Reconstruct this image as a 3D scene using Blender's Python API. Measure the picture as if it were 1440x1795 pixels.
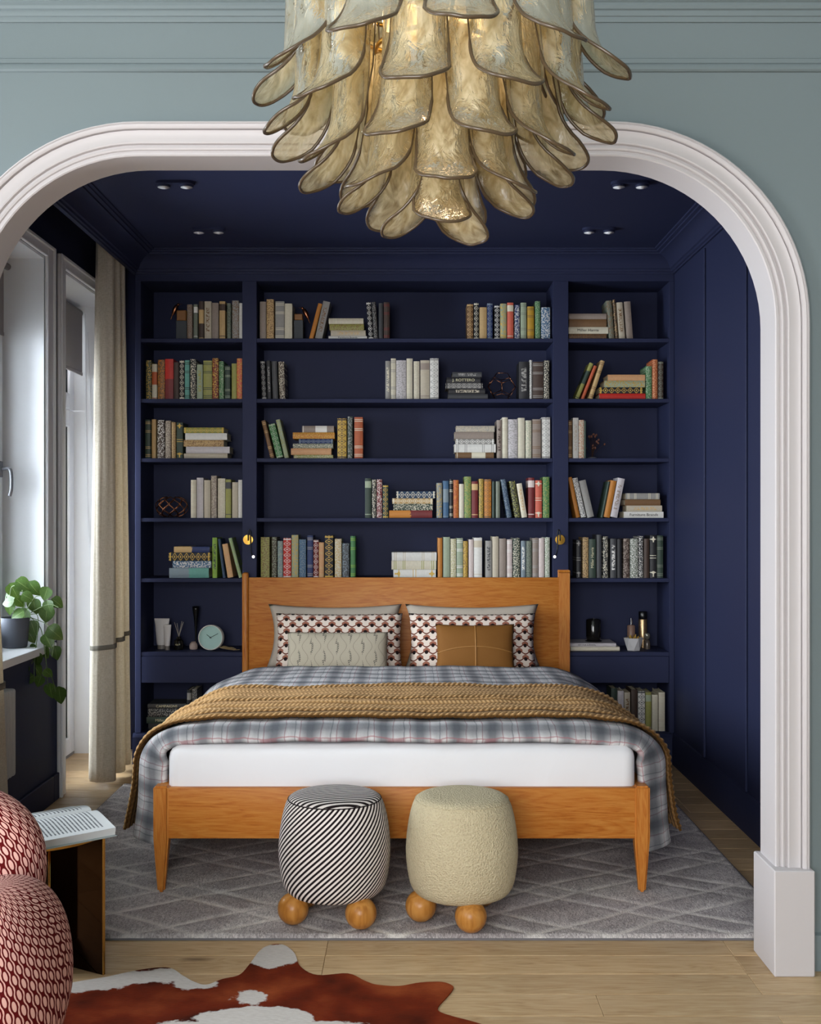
import bpy, bmesh, math, random
from mathutils import Vector, Matrix, noise
random.seed(7)
PI = math.pi
scene = bpy.context.scene
for o in list(bpy.data.objects):
    bpy.data.objects.remove(o)
C = scene.collection

# ------------------------------------------------------------------ camera, world, lights, exposure
EYE = 1.29
cam_d = bpy.data.cameras.new('camera'); cam = bpy.data.objects.new('camera', cam_d); C.objects.link(cam)
cam.location = (0, 0, EYE); cam.rotation_euler = (PI/2, 0, 0)
cam_d.sensor_fit = 'HORIZONTAL'; cam_d.sensor_width = 36; cam_d.lens = 50.0
cam_d.shift_y = 7.5/1440; cam_d.clip_start = 0.05
scene.camera = cam

scene.view_settings.view_transform = 'Standard'; scene.view_settings.look = 'None'
scene.view_settings.exposure = 0.22; scene.view_settings.gamma = 1.0
scene.view_settings.use_curve_mapping = False

wd = bpy.data.worlds.new('world'); scene.world = wd; wd.use_nodes = True
bg = wd.node_tree.nodes['Background']
bg.inputs[0].default_value = (0.86, 0.92, 1.0, 1); bg.inputs[1].default_value = 5.0

def area(name, loc, rot, sx, sy, power, col):
    d = bpy.data.lights.new(name, 'AREA'); d.shape = 'RECTANGLE'; d.size = sx; d.size_y = sy
    d.energy = power; d.color = col
    o = bpy.data.objects.new(name, d); C.objects.link(o); o.location = loc; o.rotation_euler = rot
    return o
DAY = (0.93, 0.96, 1.0)
# daylight at the two openings of the alcove and at the two windows of the front room
def aim(o, d): o.rotation_euler = Vector(d).to_track_quat('-Z', 'Y').to_euler()
aim(area('daylight_alcove', (-2.75, 4.35, 1.55), (0, 0, 0), 2.9, 2.3, 425, (0.88, 0.93, 1.0)), (1.0, .42, -.05))
area('daylight_front_window', (-2.53, 0.60, 1.75), (0, -PI/2, 0), 1.7, 1.5, 30, (1.0, 0.985, 0.97))
area('daylight_rear_window', (-0.85, -1.75, 1.65), (PI/2, 0, 0), 2.3, 1.9, 122, (1.0, 0.98, 0.96))

# ------------------------------------------------------------------ helpers
F = 2000.0
def X(px, D): return (px-720.0)*D/F
def Z(py, D): return EYE + (905.0-py)*D/F

def lin(h):
    if isinstance(h, str):
        h = h.lstrip('#'); v = [int(h[i:i+2], 16)/255 for i in (0, 2, 4)]
    else: v = h
    return tuple((c/12.92 if c <= .04045 else ((c+.055)/1.055)**2.4) for c in v) + (1,)

class NT:
    def __init__(s, name):
        s.m = bpy.data.materials.new(name); s.m.use_nodes = True; s.t = s.m.node_tree
        s.b = s.t.nodes['Principled BSDF']; s.out = s.t.nodes['Material Output']
    def n(s, ty, **kw):
        nd = s.t.nodes.new(ty)
        for k, v in kw.items(): setattr(nd, k, v)
        return nd
    def set(s, sock, v):
        if v is None: return
        if hasattr(v, 'is_linked') or isinstance(v, bpy.types.NodeSocket): s.t.links.new(v, sock)
        else: sock.default_value = v
    def math(s, op, a, b=None, c=None, clamp=False):
        nd = s.n('ShaderNodeMath', operation=op, use_clamp=clamp)
        for i, v in enumerate((a, b, c)):
            if v is not None: s.set(nd.inputs[i], v)
        return nd.outputs[0]
    def mix(s, f, a, b):
        nd = s.n('ShaderNodeMix', data_type='RGBA'); s.set(nd.inputs[0], f); s.set(nd.inputs[6], a); s.set(nd.inputs[7], b)
        return nd.outputs[2]
    def tex(s, kind, vec, scale=5, **kw):
        nd = s.n('ShaderNodeTex'+kind); s.set(nd.inputs['Vector'], vec); s.set(nd.inputs['Scale'], scale)
        for k, v in kw.items():
            if k in nd.inputs: s.set(nd.inputs[k], v)
            else: setattr(nd, k, v)
        return nd
    def coord(s, which='Object'): return s.n('ShaderNodeTexCoord').outputs[which]
    def mapv(s, vec, scale=(1,1,1), loc=(0,0,0), rot=(0,0,0)):
        nd = s.n('ShaderNodeMapping'); s.set(nd.inputs[0], vec)
        s.set(nd.inputs['Scale'], scale); s.set(nd.inputs['Location'], loc); s.set(nd.inputs['Rotation'], rot)
        return nd.outputs[0]
    def sep(s, vec):
        nd = s.n('ShaderNodeSeparateXYZ'); s.set(nd.inputs[0], vec); return nd.outputs
    def comb(s, x, y, z=0.0):
        nd = s.n('ShaderNodeCombineXYZ'); s.set(nd.inputs[0], x); s.set(nd.inputs[1], y); s.set(nd.inputs[2], z); return nd.outputs[0]
    def ramp(s, f, stops):
        nd = s.n('ShaderNodeValToRGB'); s.set(nd.inputs[0], f); e = nd.color_ramp.elements
        while len(e) < len(stops): e.new(.5)
        for i, (p, c) in enumerate(stops):
            e[i].position = p; e[i].color = c
        return nd.outputs[0]
    def range(s, v, a, b, c=0.0, d=1.0):
        nd = s.n('ShaderNodeMapRange'); s.set(nd.inputs[0], v)
        for i, q in enumerate((a, b, c, d)): nd.inputs[i+1].default_value = q
        return nd.outputs[0]
    def bump(s, h, strength=.3, dist=.01):
        nd = s.n('ShaderNodeBump'); s.set(nd.inputs['Height'], h); nd.inputs['Strength'].default_value = strength
        nd.inputs['Distance'].default_value = dist; s.t.links.new(nd.outputs[0], s.b.inputs['Normal']); return nd.outputs[0]
    def base(s, c): s.set(s.b.inputs['Base Color'], c)
    def p(s, **kw):
        for k, v in kw.items(): s.set(s.b.inputs[k.replace('_', ' ')], v)
        return s

MATS = {}
def plain(name, col, rough=.5, metal=0.0, var=.06, bump=0, bscale=200, spec=.5):
    if name in MATS: return MATS[name]
    s = NT(name); c = lin(col) if isinstance(col, str) else col
    co = s.coord()
    nz = s.tex('Noise', co, 3.0, Detail=4)
    s.base(s.mix(nz.outputs[0], tuple(x*(1-var) for x in c[:3])+(1,), tuple(min(1, x*(1+var)) for x in c[:3])+(1,)))
    s.p(Roughness=rough, Metallic=metal, Specular_IOR_Level=spec)
    if bump:
        nb = s.tex('Noise', co, bscale, Detail=3); s.bump(nb.outputs[0], bump, .004)
    MATS[name] = s.m; return s.m

def wood(name, c1, c2, c3, axis='X', rough=.45, k=1.0, rand=False, bump=.12, ringk=.8):
    s = NT(name); co = s.coord()
    if rand:
        r = s.n('ShaderNodeObjectInfo').outputs['Random']
        va = s.n('ShaderNodeVectorMath', operation='ADD'); s.set(va.inputs[0], co)
        off = s.comb(s.math('MULTIPLY', r, 37.0), s.math('MULTIPLY', r, 91.0), s.math('MULTIPLY', r, 13.0))
        s.set(va.inputs[1], off); co = va.outputs[0]
    st = {'X': (.9, 9, 9), 'Y': (9, .9, 9), 'Z': (9, 9, .9)}[axis]
    v = s.mapv(co, tuple(q*k for q in st))
    big = s.tex('Noise', v, 1.3, Detail=3, Distortion=.9)
    w = s.tex('Noise', v, 7.0, Detail=6, Roughness=.65, Distortion=.5)
    rings = s.math('FRACT', s.math('MULTIPLY', big.outputs[0], 9.0))
    rings = s.math('ABSOLUTE', s.math('SUBTRACT', rings, .5))
    f = s.math('ADD', s.math('MULTIPLY', rings, ringk), s.math('MULTIPLY', w.outputs[0], 1.5-ringk))
    col = s.ramp(f, [(.22, lin(c3)), (.5, lin(c1)), (.85, lin(c2))])
    if rand:
        hv = s.n('ShaderNodeHueSaturation'); s.set(hv.inputs['Color'], col)
        s.set(hv.inputs['Value'], s.range(r, 0, 1, .82, 1.12)); col = hv.outputs[0]
        kn = s.tex('Voronoi', s.mapv(co, (1.1, 3.4, 3.4)), 1.4)
        col = s.mix(s.range(kn.outputs['Distance'], .03, .10, .75, 0), col, lin('4a3420'))
    s.base(col); s.p(Roughness=rough, Specular_IOR_Level=.25)
    s.bump(w.outputs[0], bump, .003)
    MATS[name] = s.m; return s.m

class MB:
    def __init__(s): s.bm = bmesh.new(); s.uv = None
    def box(s, x0, x1, y0, y1, z0, z1, bev=0.0, seg=1, m=None):
        b = bmesh.new(); bmesh.ops.create_cube(b, size=1)
        for v in b.verts: v.co = Vector(((x0+x1)/2+v.co.x*(x1-x0), (y0+y1)/2+v.co.y*(y1-y0), (z0+z1)/2+v.co.z*(z1-z0)))
        if bev: bmesh.ops.bevel(b, geom=b.edges[:], offset=bev, segments=seg, affect='EDGES', profile=.5)
        s.add(b, m); return s
    def add(s, b, m=None):
        if m is not None: b.transform(m)
        me = bpy.data.meshes.new('t'); b.to_mesh(me); b.free(); s.bm.from_mesh(me); bpy.data.meshes.remove(me)
    def prism(s, pts, y0, y1, plane='xz'):
        """closed outline extruded; plane xz extrudes along y, xy along z, yz along x"""
        def P(a, b, h):
            return (a, h, b) if plane == 'xz' else ((a, b, h) if plane == 'xy' else (h, a, b))
        f = [s.bm.verts.new(P(a, b, y0)) for a, b in pts]; g = [s.bm.verts.new(P(a, b, y1)) for a, b in pts]
        n = len(pts)
        for i in range(n): s.bm.faces.new((f[i], f[(i+1) % n], g[(i+1) % n], g[i]))
        s.bm.faces.new(f[::-1]); s.bm.faces.new(g); return s
    def lathe(s, prof, n=24, loc=(0,0,0), m=None, cap=True):
        b = bmesh.new(); rings = []
        for r, z in prof:
            rings.append([b.verts.new((r*math.cos(2*PI*i/n), r*math.sin(2*PI*i/n), z)) for i in range(n)])
        for a, c in zip(rings, rings[1:]):
            for i in range(n): b.faces.new((a[i], a[(i+1) % n], c[(i+1) % n], c[i]))
        if cap:
            b.faces.new(rings[0][::-1]); b.faces.new(rings[-1])
        b.transform(Matrix.Translation(loc) if m is None else m); s.add(b); return s
    def tube(s, pts, r, n=8, closed=False):
        pts = [Vector(p) for p in pts]; N = len(pts); rs = r if isinstance(r, (list, tuple)) else [r]*N
        rings = []; prev = None
        for i, p in enumerate(pts):
            a = pts[(i-1) % N] if (closed or i > 0) else p; c = pts[(i+1) % N] if (closed or i < N-1) else p
            t = (c-a).normalized()
            if prev is None:
                u = t.orthogonal().normalized()
            else:
                u = (prev - t*prev.dot(t))
                u = u.normalized() if u.length > 1e-6 else t.orthogonal().normalized()
            prev = u; w = t.cross(u)
            rings.append([s.bm.verts.new(p + (u*math.cos(2*PI*k/n)+w*math.sin(2*PI*k/n))*rs[i]) for k in range(n)])
        for i in range(N if closed else N-1):
            a, c = rings[i], rings[(i+1) % N]
            for k in range(n): s.bm.faces.new((a[k], a[(k+1) % n], c[(k+1) % n], c[k]))
        if not closed:
            s.bm.faces.new(rings[0][::-1]); s.bm.faces.new(rings[-1])
        return s
    def grid(s, nu, nv, fn, closed_u=False, uvfn=None):
        """fn(i,j) -> point ; uvfn(i,j)->(u,v)"""
        V = [[s.bm.verts.new(fn(i, j)) for j in range(nv)] for i in range(nu)]
        uvl = s.bm.loops.layers.uv.verify() if uvfn else None
        for i in range(nu if closed_u else nu-1):
            for j in range(nv-1):
                idx = ((i, j), (i+1, j), (i+1, j+1), (i, j+1))
                f = s.bm.faces.new([V[a % nu][b] for a, b in idx])
                if uvl:
                    for l, (a, b) in zip(f.loops, idx): l[uvl].uv = uvfn(a, b)
        return V
    def build(s, name, mat, parent=None, smooth=False, fix=True, sub=0, loc=None, rot=None, mods=None):
        if fix: bmesh.ops.recalc_face_normals(s.bm, faces=s.bm.faces[:])
        me = bpy.data.meshes.new(name); s.bm.to_mesh(me); s.bm.free()
        return link(name, me, mat, parent, smooth, sub, loc, rot)

def link(name, me, mat, parent=None, smooth=False, sub=0, loc=None, rot=None):
    if mat is not None: 
        me.materials.clear(); me.materials.append(mat)
    o = bpy.data.objects.new(name, me); C.objects.link(o)
    if smooth is True:
        for p in me.polygons: p.use_smooth = True
    elif smooth:
        me.shade_smooth() if hasattr(me, 'shade_smooth') else None
        me.set_sharp_from_angle(angle=math.radians(smooth))
    if sub:
        md = o.modifiers.new('sub', 'SUBSURF'); md.levels = sub; md.render_levels = sub
    if parent is not None: o.parent = parent
    if loc is not None: o.location = loc
    if rot is not None: o.rotation_euler = rot
    return o

def tag(o, label, cat, group=None):
    o['label'] = label; o['category'] = cat
    if group: o['group'] = group
    return o
def thing(name, label, cat, loc=(0,0,0), rotz=0.0, group=None):
    o = bpy.data.objects.new(name, None); C.objects.link(o); o.empty_display_size = .1
    o.location = loc; o.rotation_euler = (0, 0, rotz); return tag(o, label, cat, group)
def struct(o, label=None):
    o['kind'] = 'structure'
    if label: o['label'] = label
    return o
def sempty(name, label=None, loc=(0,0,0)):
    o = bpy.data.objects.new(name, None); C.objects.link(o); o.location = loc; o.empty_display_size = .1
    return struct(o, label)
def share(src, name, parent, loc=(0,0,0), rot=(0,0,0), scale=(1,1,1), mat=None):
    o = bpy.data.objects.new(name, src if not hasattr(src, 'data') else src.data); C.objects.link(o)
    o.parent = parent; o.location = loc; o.rotation_euler = rot; o.scale = scale; return o
def spline(pts, n=8, closed=False):
    """Catmull-Rom through points"""
    P = [Vector(p) for p in pts]; N = len(P); out = []
    for i in range(N if closed else N-1):
        if closed: a, b, c, d = P[i-1], P[i], P[(i+1) % N], P[(i+2) % N]
        else: a, b, c, d = P[max(i-1, 0)], P[i], P[i+1], P[min(i+2, N-1)]
        for k in range(n):
            t = k/n
            out.append(.5*((2*b)+(c-a)*t+(2*a-5*b+4*c-d)*t*t+(3*b-a-3*c+d)*t**3))
    if not closed: out.append(P[-1])
    return out
def text(body, size, mat, parent, loc, rot, extrude=.0004, align='CENTER', name='lettering', sx=1.0):
    cu = bpy.data.curves.new(name, 'FONT'); cu.body = body; cu.size = size; cu.extrude = extrude
    cu.align_x = align; cu.align_y = 'CENTER'; cu.resolution_u = 3
    t = bpy.data.objects.new('tmp', cu); C.objects.link(t)
    bpy.context.view_layer.update()
    dg = bpy.context.evaluated_depsgraph_get(); me = bpy.data.meshes.new_from_object(t.evaluated_get(dg))
    bpy.data.objects.remove(t); bpy.data.curves.remove(cu)
    o = link(name, me, mat, parent, loc=loc, rot=rot); o.scale = (sx, 1, 1); return o

# ------------------------------------------------------------------ materials of the room
NAVY = plain('navy paint', '2b2f49', .55, var=.03, bump=.05, bscale=300, spec=.13)
SEA = plain('grey green wall paint', '747f81', .6, var=.02, bump=.05, bscale=250, spec=.25)
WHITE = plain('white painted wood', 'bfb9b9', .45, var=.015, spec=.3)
WWHITE = plain('white window paint', 'f0f0f2', .4, var=.015)
CEILW = plain('pale ceiling paint', '9aa8a6', .7, var=.02)
OAKF = wood('oak floor', 'ba9a72', 'caae88', '93734f', 'X', .38, 1.5, rand=True, ringk=.55)
OAKB = wood('honey oak', 'b26824', 'c27f38', '8a4a14', 'X', .42, 1.7, ringk=.5)
OAKZ = wood('honey oak upright', 'b26824', 'c27f38', '8a4a14', 'Z', .42, 1.7, ringk=.5)
BRASS = plain('brushed brass', 'b58a3c', .3, 1.0, var=.05)
BLACK = plain('black lacquer', '0c0c0e', .25, var=.02)
def glass_mat(name, tint=(.93, .96, .97, 1), refl=.12):
    s = NT(name); tr = s.n('ShaderNodeBsdfTransparent'); tr.inputs[0].default_value = tint
    gl = s.n('ShaderNodeBsdfGlossy'); gl.inputs['Roughness'].default_value = .02
    mx = s.n('ShaderNodeMixShader'); fr = s.n('ShaderNodeFresnel'); fr.inputs[0].default_value = 1.45
    s.t.links.new(fr.outputs[0], mx.inputs[0]); s.t.links.new(tr.outputs[0], mx.inputs[1]); s.t.links.new(gl.outputs[0], mx.inputs[2])
    s.t.links.new(mx.outputs[0], s.out.inputs[0]); MATS[name] = s.m; return s.m
PANE = glass_mat('window glass')

# ------------------------------------------------------------------ the shell
YW0, YW1 = 3.25, 3.37            # partition with the arch
XR = 1.377                       # alcove wall beside the bookcase
XL = -1.62                       # window wall of the alcove
YB = 5.95                        # face of the bookcase
CZ = 2.66                        # alcove ceiling
FZ = 2.95                        # front room ceiling
FX0, FX1, FY0 = -2.35, 2.45, -1.55

fl = sempty('floor', 'oak plank floor running through both rooms')
MB().box(FX0-.3, FX1+.3, FY0-.3, 6.6, -.14, -.022).build('subfloor', plain('subfloor', '4a3a28', .8), fl)
pw = .135; row = 0; y = 2.0 - pw*8
cache = {}
def plank(x0, x1, y0):
    L = round(x1-x0, 3)
    if L not in cache:
        b = MB().box(0, L, .0006, pw-.0006, -.022, 0, .0012)
        cache[L] = b.build('plank', OAKF, fl); o = cache[L]
    else: o = share(cache[L], 'plank', fl)
    o.location = (x0, y0, 0)
lengths = [.9, 1.2, 1.5, 1.05]
while y < 6.42:
    a, b_ = (FX0, FX1) if y < YW1 else (-1.93, XR+.03)
    x = a - random.choice([0, .3, .6, .45, .75]); 
    while x < b_:
        L = random.choice(lengths); x1 = min(x+L, b_); xs = max(x, a)
        xs, x1 = round(xs, 3), round(x1, 3)
        if x1-xs > .02: plank(xs+.0005, x1-.0005, y)
        x += L
    y += pw
MB().box(FX0, FX1, FY0, 2.0-pw*8, -.022, -.0005).build('floor_boards_rear', OAKF, fl)

# front room ceiling, outer walls
struct(MB().box(FX0-.2, FX1+.2, FY0-.2, YW0, FZ, FZ+.1).build('ceiling', CEILW), 'pale painted ceiling of the front room')
w = struct(MB().box(FX1, FX1+.15, FY0, YW0, 0, FZ).build('wall_front_right', SEA), 'grey green side wall of the front room')
m = MB()
wz0, wz1 = .85, 2.65; ya, yb = -.2, 1.4
m.box(FX0-.15, FX0, FY0, ya, 0, FZ); m.box(FX0-.15, FX0, yb, YW0, 0, FZ)
m.box(FX0-.15, FX0, ya, yb, 0, wz0); m.box(FX0-.15, FX0, ya, yb, wz1, FZ)
struct(m.build('wall_front_left', SEA), 'grey green wall with a tall front room window')
m = MB(); rx0, rx1, rz0, rz1 = -2.05, .35, .65, 2.65
m.box(FX0-.15, rx0, FY0-.15, FY0, 0, FZ); m.box(rx1, FX1+.15, FY0-.15, FY0, 0, FZ)
m.box(rx0, rx1, FY0-.15, FY0, 0, rz0); m.box(rx0, rx1, FY0-.15, FY0, rz1, FZ)
struct(m.build('wall_rear', SEA), 'grey green rear wall of the front room')

# ---- partition with the wide arch
AX0, AX1, AZ, AR = -1.238, 1.035, 2.312, .47
def arch_path(off=0.0, n=20):
    """points (x,z) from the left foot over the top to the right foot, offset outwards by off"""
    R = AR+off; out = [(AX0-off, 0.0), (AX0-off, .5), (AX0-off, 1.2)]
    for i in range(n+1):
        a = PI - i/n*PI/2; out.append((AX0+AR+R*math.cos(a), AZ-AR+R*math.sin(a)))
    for i in range(1, 4): out.append((AX0+AR+(AX1-AX0-2*AR)*i/4, AZ+off))
    for i in range(n+1):
        a = PI/2 - i/n*PI/2; out.append((AX1-AR+R*math.cos(a), AZ-AR+R*math.sin(a)))
    out += [(AX1+off, 1.2), (AX1+off, .5), (AX1+off, 0.0)]
    return out
m = MB(); ap = arch_path(.006)
m.box(FX0, ap[0][0], YW0, YW1, 0, FZ); m.box(ap[-1][0], FX1, YW0, YW1, 0, FZ)
top = [p for p in ap if p[1] >= 1.0]
poly = top[2:-2] if False else top
for (xa, za), (xb, zb) in zip(poly, poly[1:]):
    if xb-xa < 1e-6: continue
    m.prism([(xa, za), (xb, zb), (xb, FZ), (xa, FZ)], YW0, YW1)
bmesh.ops.remove_doubles(m.bm, verts=m.bm.verts[:], dist=1e-5)
wall_arch = struct(m.build('wall_arch', SEA), 'grey green partition wall with the wide rounded arch')

def sweep(prof, pathfn, name, mat, parent, smooth=35):
    """prof: list of (off, y) ; swept along the arch"""
    m = MB(); paths = [pathfn(o) for o, _ in prof]; n = len(paths[0])
    m.grid(n, len(prof), lambda i, j: (paths[j][i][0], prof[j][1], paths[j][i][1]))
    for i in (0, n-1):
        m.bm.faces.new([v for v in sorted([v for v in m.bm.verts if False], key=lambda v: 0)]) if False else None
    return m.build(name, mat, parent, smooth)
t1 = sempty('trim_1', 'white moulded casing and lining of the arch')
sweep([(.0, YW0-.0121), (.0, YW1+.002), (.004, YW1+.004), (.012, YW1+.004)], arch_path, 'lining', WHITE, t1)
prof = [(.0, YW0-.012), (.003, YW0-.0155), (.010, YW0-.0155), (.012, YW0-.012), (.0145, YW0-.012), (.0165, YW0-.018), (.021, YW0-.0205),
        (.026, YW0-.019), (.028, YW0-.014), (.0305, YW0-.014), (.0325, YW0-.024), (.036, YW0-.026), (.05, YW0-.0235), (.064, YW0-.026), (.068, YW0-.028), (.0685, YW0-.022), (.0705, YW0-.022),
        (.0715, YW0-.034), (.075, YW0-.038), (.081, YW0-.0395), (.0815, YW0-.036), (.084, YW0-.036), (.0865, YW0-.0395), (.090, YW0-.038), (.092, YW0-.033), (.092, YW0+.002)]
sweep(prof, arch_path, 'casing', WHITE, t1)
for xa, xb in ((AX1-.016, AX1+.098), (AX0-.098, AX0+.016)):
    MB().box(xa, xb, YW0-.058, YW1+.018, 0, .297, .003).build('plinth_block', WHITE, t1)

def xmould(prof, x0, x1, name, mat, parent=None, smooth=30):
    """prof list (y,z) extruded along x"""
    return MB().prism(prof, x0, x1, 'yz').build(name, mat, parent, smooth)
y = YW0
t2 = struct(xmould([(y, FZ), (y, 2.695), (y-.007, 2.695), (y-.009, 2.700), (y-.009, 2.709), (y-.013, 2.710), (y-.016, 2.716), (y-.016, 2.724), (y-.023, 2.726),
        (y-.028, 2.733), (y-.028, 2.741), (y-.036, 2.744), (y-.045, 2.80), (y-.075, 2.87), (y-.15, 2.92), (y-.17, FZ)], FX0, FX1, 'trim_2', SEA), 'stepped cornice along the top of the arch wall')
t3 = struct(xmould([(y, 2.594), (y-.004, 2.5935), (y-.0062, 2.591), (y-.0062, 2.579), (y-.0032, 2.577), (y-.0032, 2.575), (y-.0105, 2.5735), (y-.0125, 2.570), (y-.0125, 2.559), (y-.008, 2.555), (y, 2.5535)], FX0, FX1, 'trim_3', SEA), 'thin grey green picture moulding above the arch')
for k, (xa, xb) in enumerate(((AX1+.099, FX1), (FX0, AX0-.099))):
    struct(xmould([(y, 0), (y-.016, 0), (y-.016, .085), (y-.012, .10), (y, .105)], xa, xb, 'baseboard_arch', SEA), ('grey green baseboard right beside the arch plinth', 'grey green baseboard on the window side of the arch')[k])

# ---- alcove walls
wr = struct(MB().box(XR, XR+.12, YW1, 6.4, 0, 2.8).build('wall_right', NAVY), 'navy panelled wall beside the bed')
for yb in (5.335, 4.675, 4.02):
    MB().box(XR-.010, XR, yb-.022, yb+.022, .165, 2.54, .003).build('batten', NAVY, wr)
struct(MB().prism([(XR, 0), (XR-.016, 0), (XR-.016, .135), (XR-.010, .148), (XR-.008, .158), (XR, .162)], YW1, YB-.02, 'xz').build('baseboard_right', NAVY, None, 30), 'navy baseboard of the panelled wall')
struct(MB().box(-1.93, XR+.12, 6.32, 6.42, 0, 2.8).build('wall_back', NAVY), 'navy wall behind the bookcase')
# alcove ceiling with curtain pocket
m = MB().box(-1.44, XR+.1, YW1, 6.4, CZ, CZ+.08).box(-1.95, -1.44, YW1, 6.4, 2.78, 2.86).box(-1.452, -1.44, YW1, 6.4, 2.555, 2.80)
struct(m.build('ceiling', NAVY), 'navy alcove ceiling with curtain pocket')
def crown_prof(d=1):   # (projection from wall, z)
    return [(0, 2.553), (.010, 2.553), (.012, 2.560), (.020, 2.563), (.022, 2.573), (.030, 2.577), (.042, 2.60), (.062, 2.622), (.088, 2.634), (.098, 2.636), (.100, 2.643), (.116, 2.646), (.118, 2.652), (.130, 2.654), (.132, CZ), (0, CZ)]
cp = crown_prof()
m = MB()
m.prism([(XR-a, b) for a, b in cp], YW1, YB, 'xz')
struct(m.build('trim_4', NAVY, None, 30), 'navy crown moulding above the panelled wall')
struct(MB().prism([(-1.44+a, b) for a, b in cp], YW1, YB, 'xz').build('trim_5', NAVY, None, 30), 'navy crown moulding beside the curtain pocket')
struct(MB().prism([(YB-a, b) for a, b in cp], -1.44, XR, 'yz').build('trim_6', NAVY, None, 30), 'navy crown moulding above the bookcase')

# window wall with two openings
WY0, WY1, WZ0, WZ1 = 3.85, 5.05, .73, 2.44
DY0, DY1, DZ1 = 5.31, 6.22, 2.44
XO = -1.93
m = MB()
m.box(XO, XL, YW1, WY0, 0, 2.8); m.box(XO, XL, WY0, WY1, 0, WZ0-.03); m.box(XO, XL, WY0, WY1, WZ1, 2.8)
m.box(XO, XL, WY1, DY0, 0, 2.8); m.box(XO, XL, DY0, DY1, DZ1, 2.8); m.box(XO, XL, DY1, 6.4, 0, 2.8)
struct(m.build('wall_left', NAVY), 'navy window wall of the alcove')
struct(MB().box(XL, XL+.014, YW1, WY0+1.29, 0, .12, .003).box(XL, XL+.014, 5.142, 5.218, 0, .12, .003).build('baseboard_left', NAVY), 'navy baseboard under the alcove window')

def casing(y0, y1, z0, z1, wd, parent, foot):
    # picture-frame casing on the room side of the window wall
    for (a, b, c, d) in ((y0-wd, y0, z0, z1+.055), (y1, y1+wd, z0, z1+.055), (y0, y1, z1, z1+.055)):
        MB().box(XL, XL+.016, a, b, c, d, .003).build('casing', WWHITE, parent)
    for (a, b, c, d) in ((y0-wd, y0-wd+.022, z0, z1+.055), (y1+wd-.022, y1+wd, z0, z1+.055), (y0-wd+.022, y1+wd-.022, z1+.037, z1+.055)):
        MB().box(XL+.0155, XL+.026, a, b, c, d, .004).build('casing_bead', WWHITE, parent)
w1 = sempty('window_1', 'tall white alcove window with deep white reveals')
casing(WY0, WY1, WZ0, WZ1, .088, w1, 0)
for b in ((XO, XL, WY1-.012, WY1, WZ0, WZ1), (XO, XL, WY0, WY0+.012, WZ0, WZ1), (XO, XL, WY0+.012, WY1-.012, WZ1-.012, WZ1)):
    MB().box(*b).build('reveal', WWHITE, w1)
MB().box(XO+.02, XL+.045, WY0-.05, WY1+.03, WZ0-.035, WZ0, .006, 2).build('sill', WWHITE, w1, 30)
def sash(y0, y1, z0, z1, xin, parent, wd=.05, name='frame', pane=True):
    for (a, b, c, d) in ((y0, y0+wd, z0, z1), (y1-wd, y1, z0, z1), (y0+wd, y1-wd, z0, z0+wd), (y0+wd, y1-wd, z1-wd, z1)):
        MB().box(xin-.06, xin, a, b, c, d, .004).build(name, WWHITE, parent)
    g = .006   # dark gasket
    if pane:
        for (a, b, c, d) in ((y0+wd, y0+wd+g, z0+wd, z1-wd), (y1-wd-g, y1-wd, z0+wd, z1-wd), (y0+wd, y1-wd, z0+wd, z0+wd+g), (y0+wd, y1-wd, z1-wd-g, z1-wd)):
            MB().box(xin-.045, xin-.012, a, b, c, d).build('gasket', BLACK, parent)
        MB().box(xin-.034, xin-.028, y0+wd, y1-wd, z0+wd, z1-wd).build('pane', PANE, parent)
sash(WY0+.012, WY1-.012, WZ0, WZ1-.012, -1.815, w1, .045, 'frame', False)
ym = (WY0+WY1)/2
sash(WY0+.045, ym-.002, WZ0+.035, WZ1-.05, -1.79, w1, .06, 'sash_rail')
sash(ym+.002, WY1-.045, WZ0+.035, WZ1-.05, -1.79, w1, .06, 'sash_rail')
hz = 1.44; hy = WY1-.075
m = MB().tube(spline([(-1.79, hy, hz+.055), (-1.752, hy, hz+.058), (-1.742, hy, hz+.03), (-1.742, hy, hz-.03), (-1.750, hy, hz-.062)], 6), .008, 8)
m.box(-1.79, -1.782, hy-.014, hy+.014, hz+.02, hz+.09, .003)
m.build('window_handle', plain('grey metal handle', '8d8d92', .35, .6), w1, True)

d1 = sempty('door_1', 'white glazed balcony door with transom and deep reveals')
casing(DY0, DY1, 0, DZ1, .088, d1, 0)
for b in ((XO, XL, DY1-.012, DY1, 0, DZ1), (XO, XL, DY0, DY0+.012, 0, DZ1), (XO, XL, DY0+.012, DY1-.012, DZ1-.012, DZ1)):
    MB().box(*b).build('reveal', WWHITE, d1)
XD = -1.83
sash(DY0+.012, DY1-.012, 1.865, DZ1-.012, XD, d1, .085, 'transom_frame')
sash(DY0+.012, DY1-.012, .012, 1.86, XD, d1, .09, 'door_rail')
MB().box(XO, XD-.0, DY0+.012, DY1-.012, 0, .014).build('threshold', plain('grey threshold', '8d8a88', .5), d1)
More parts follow.
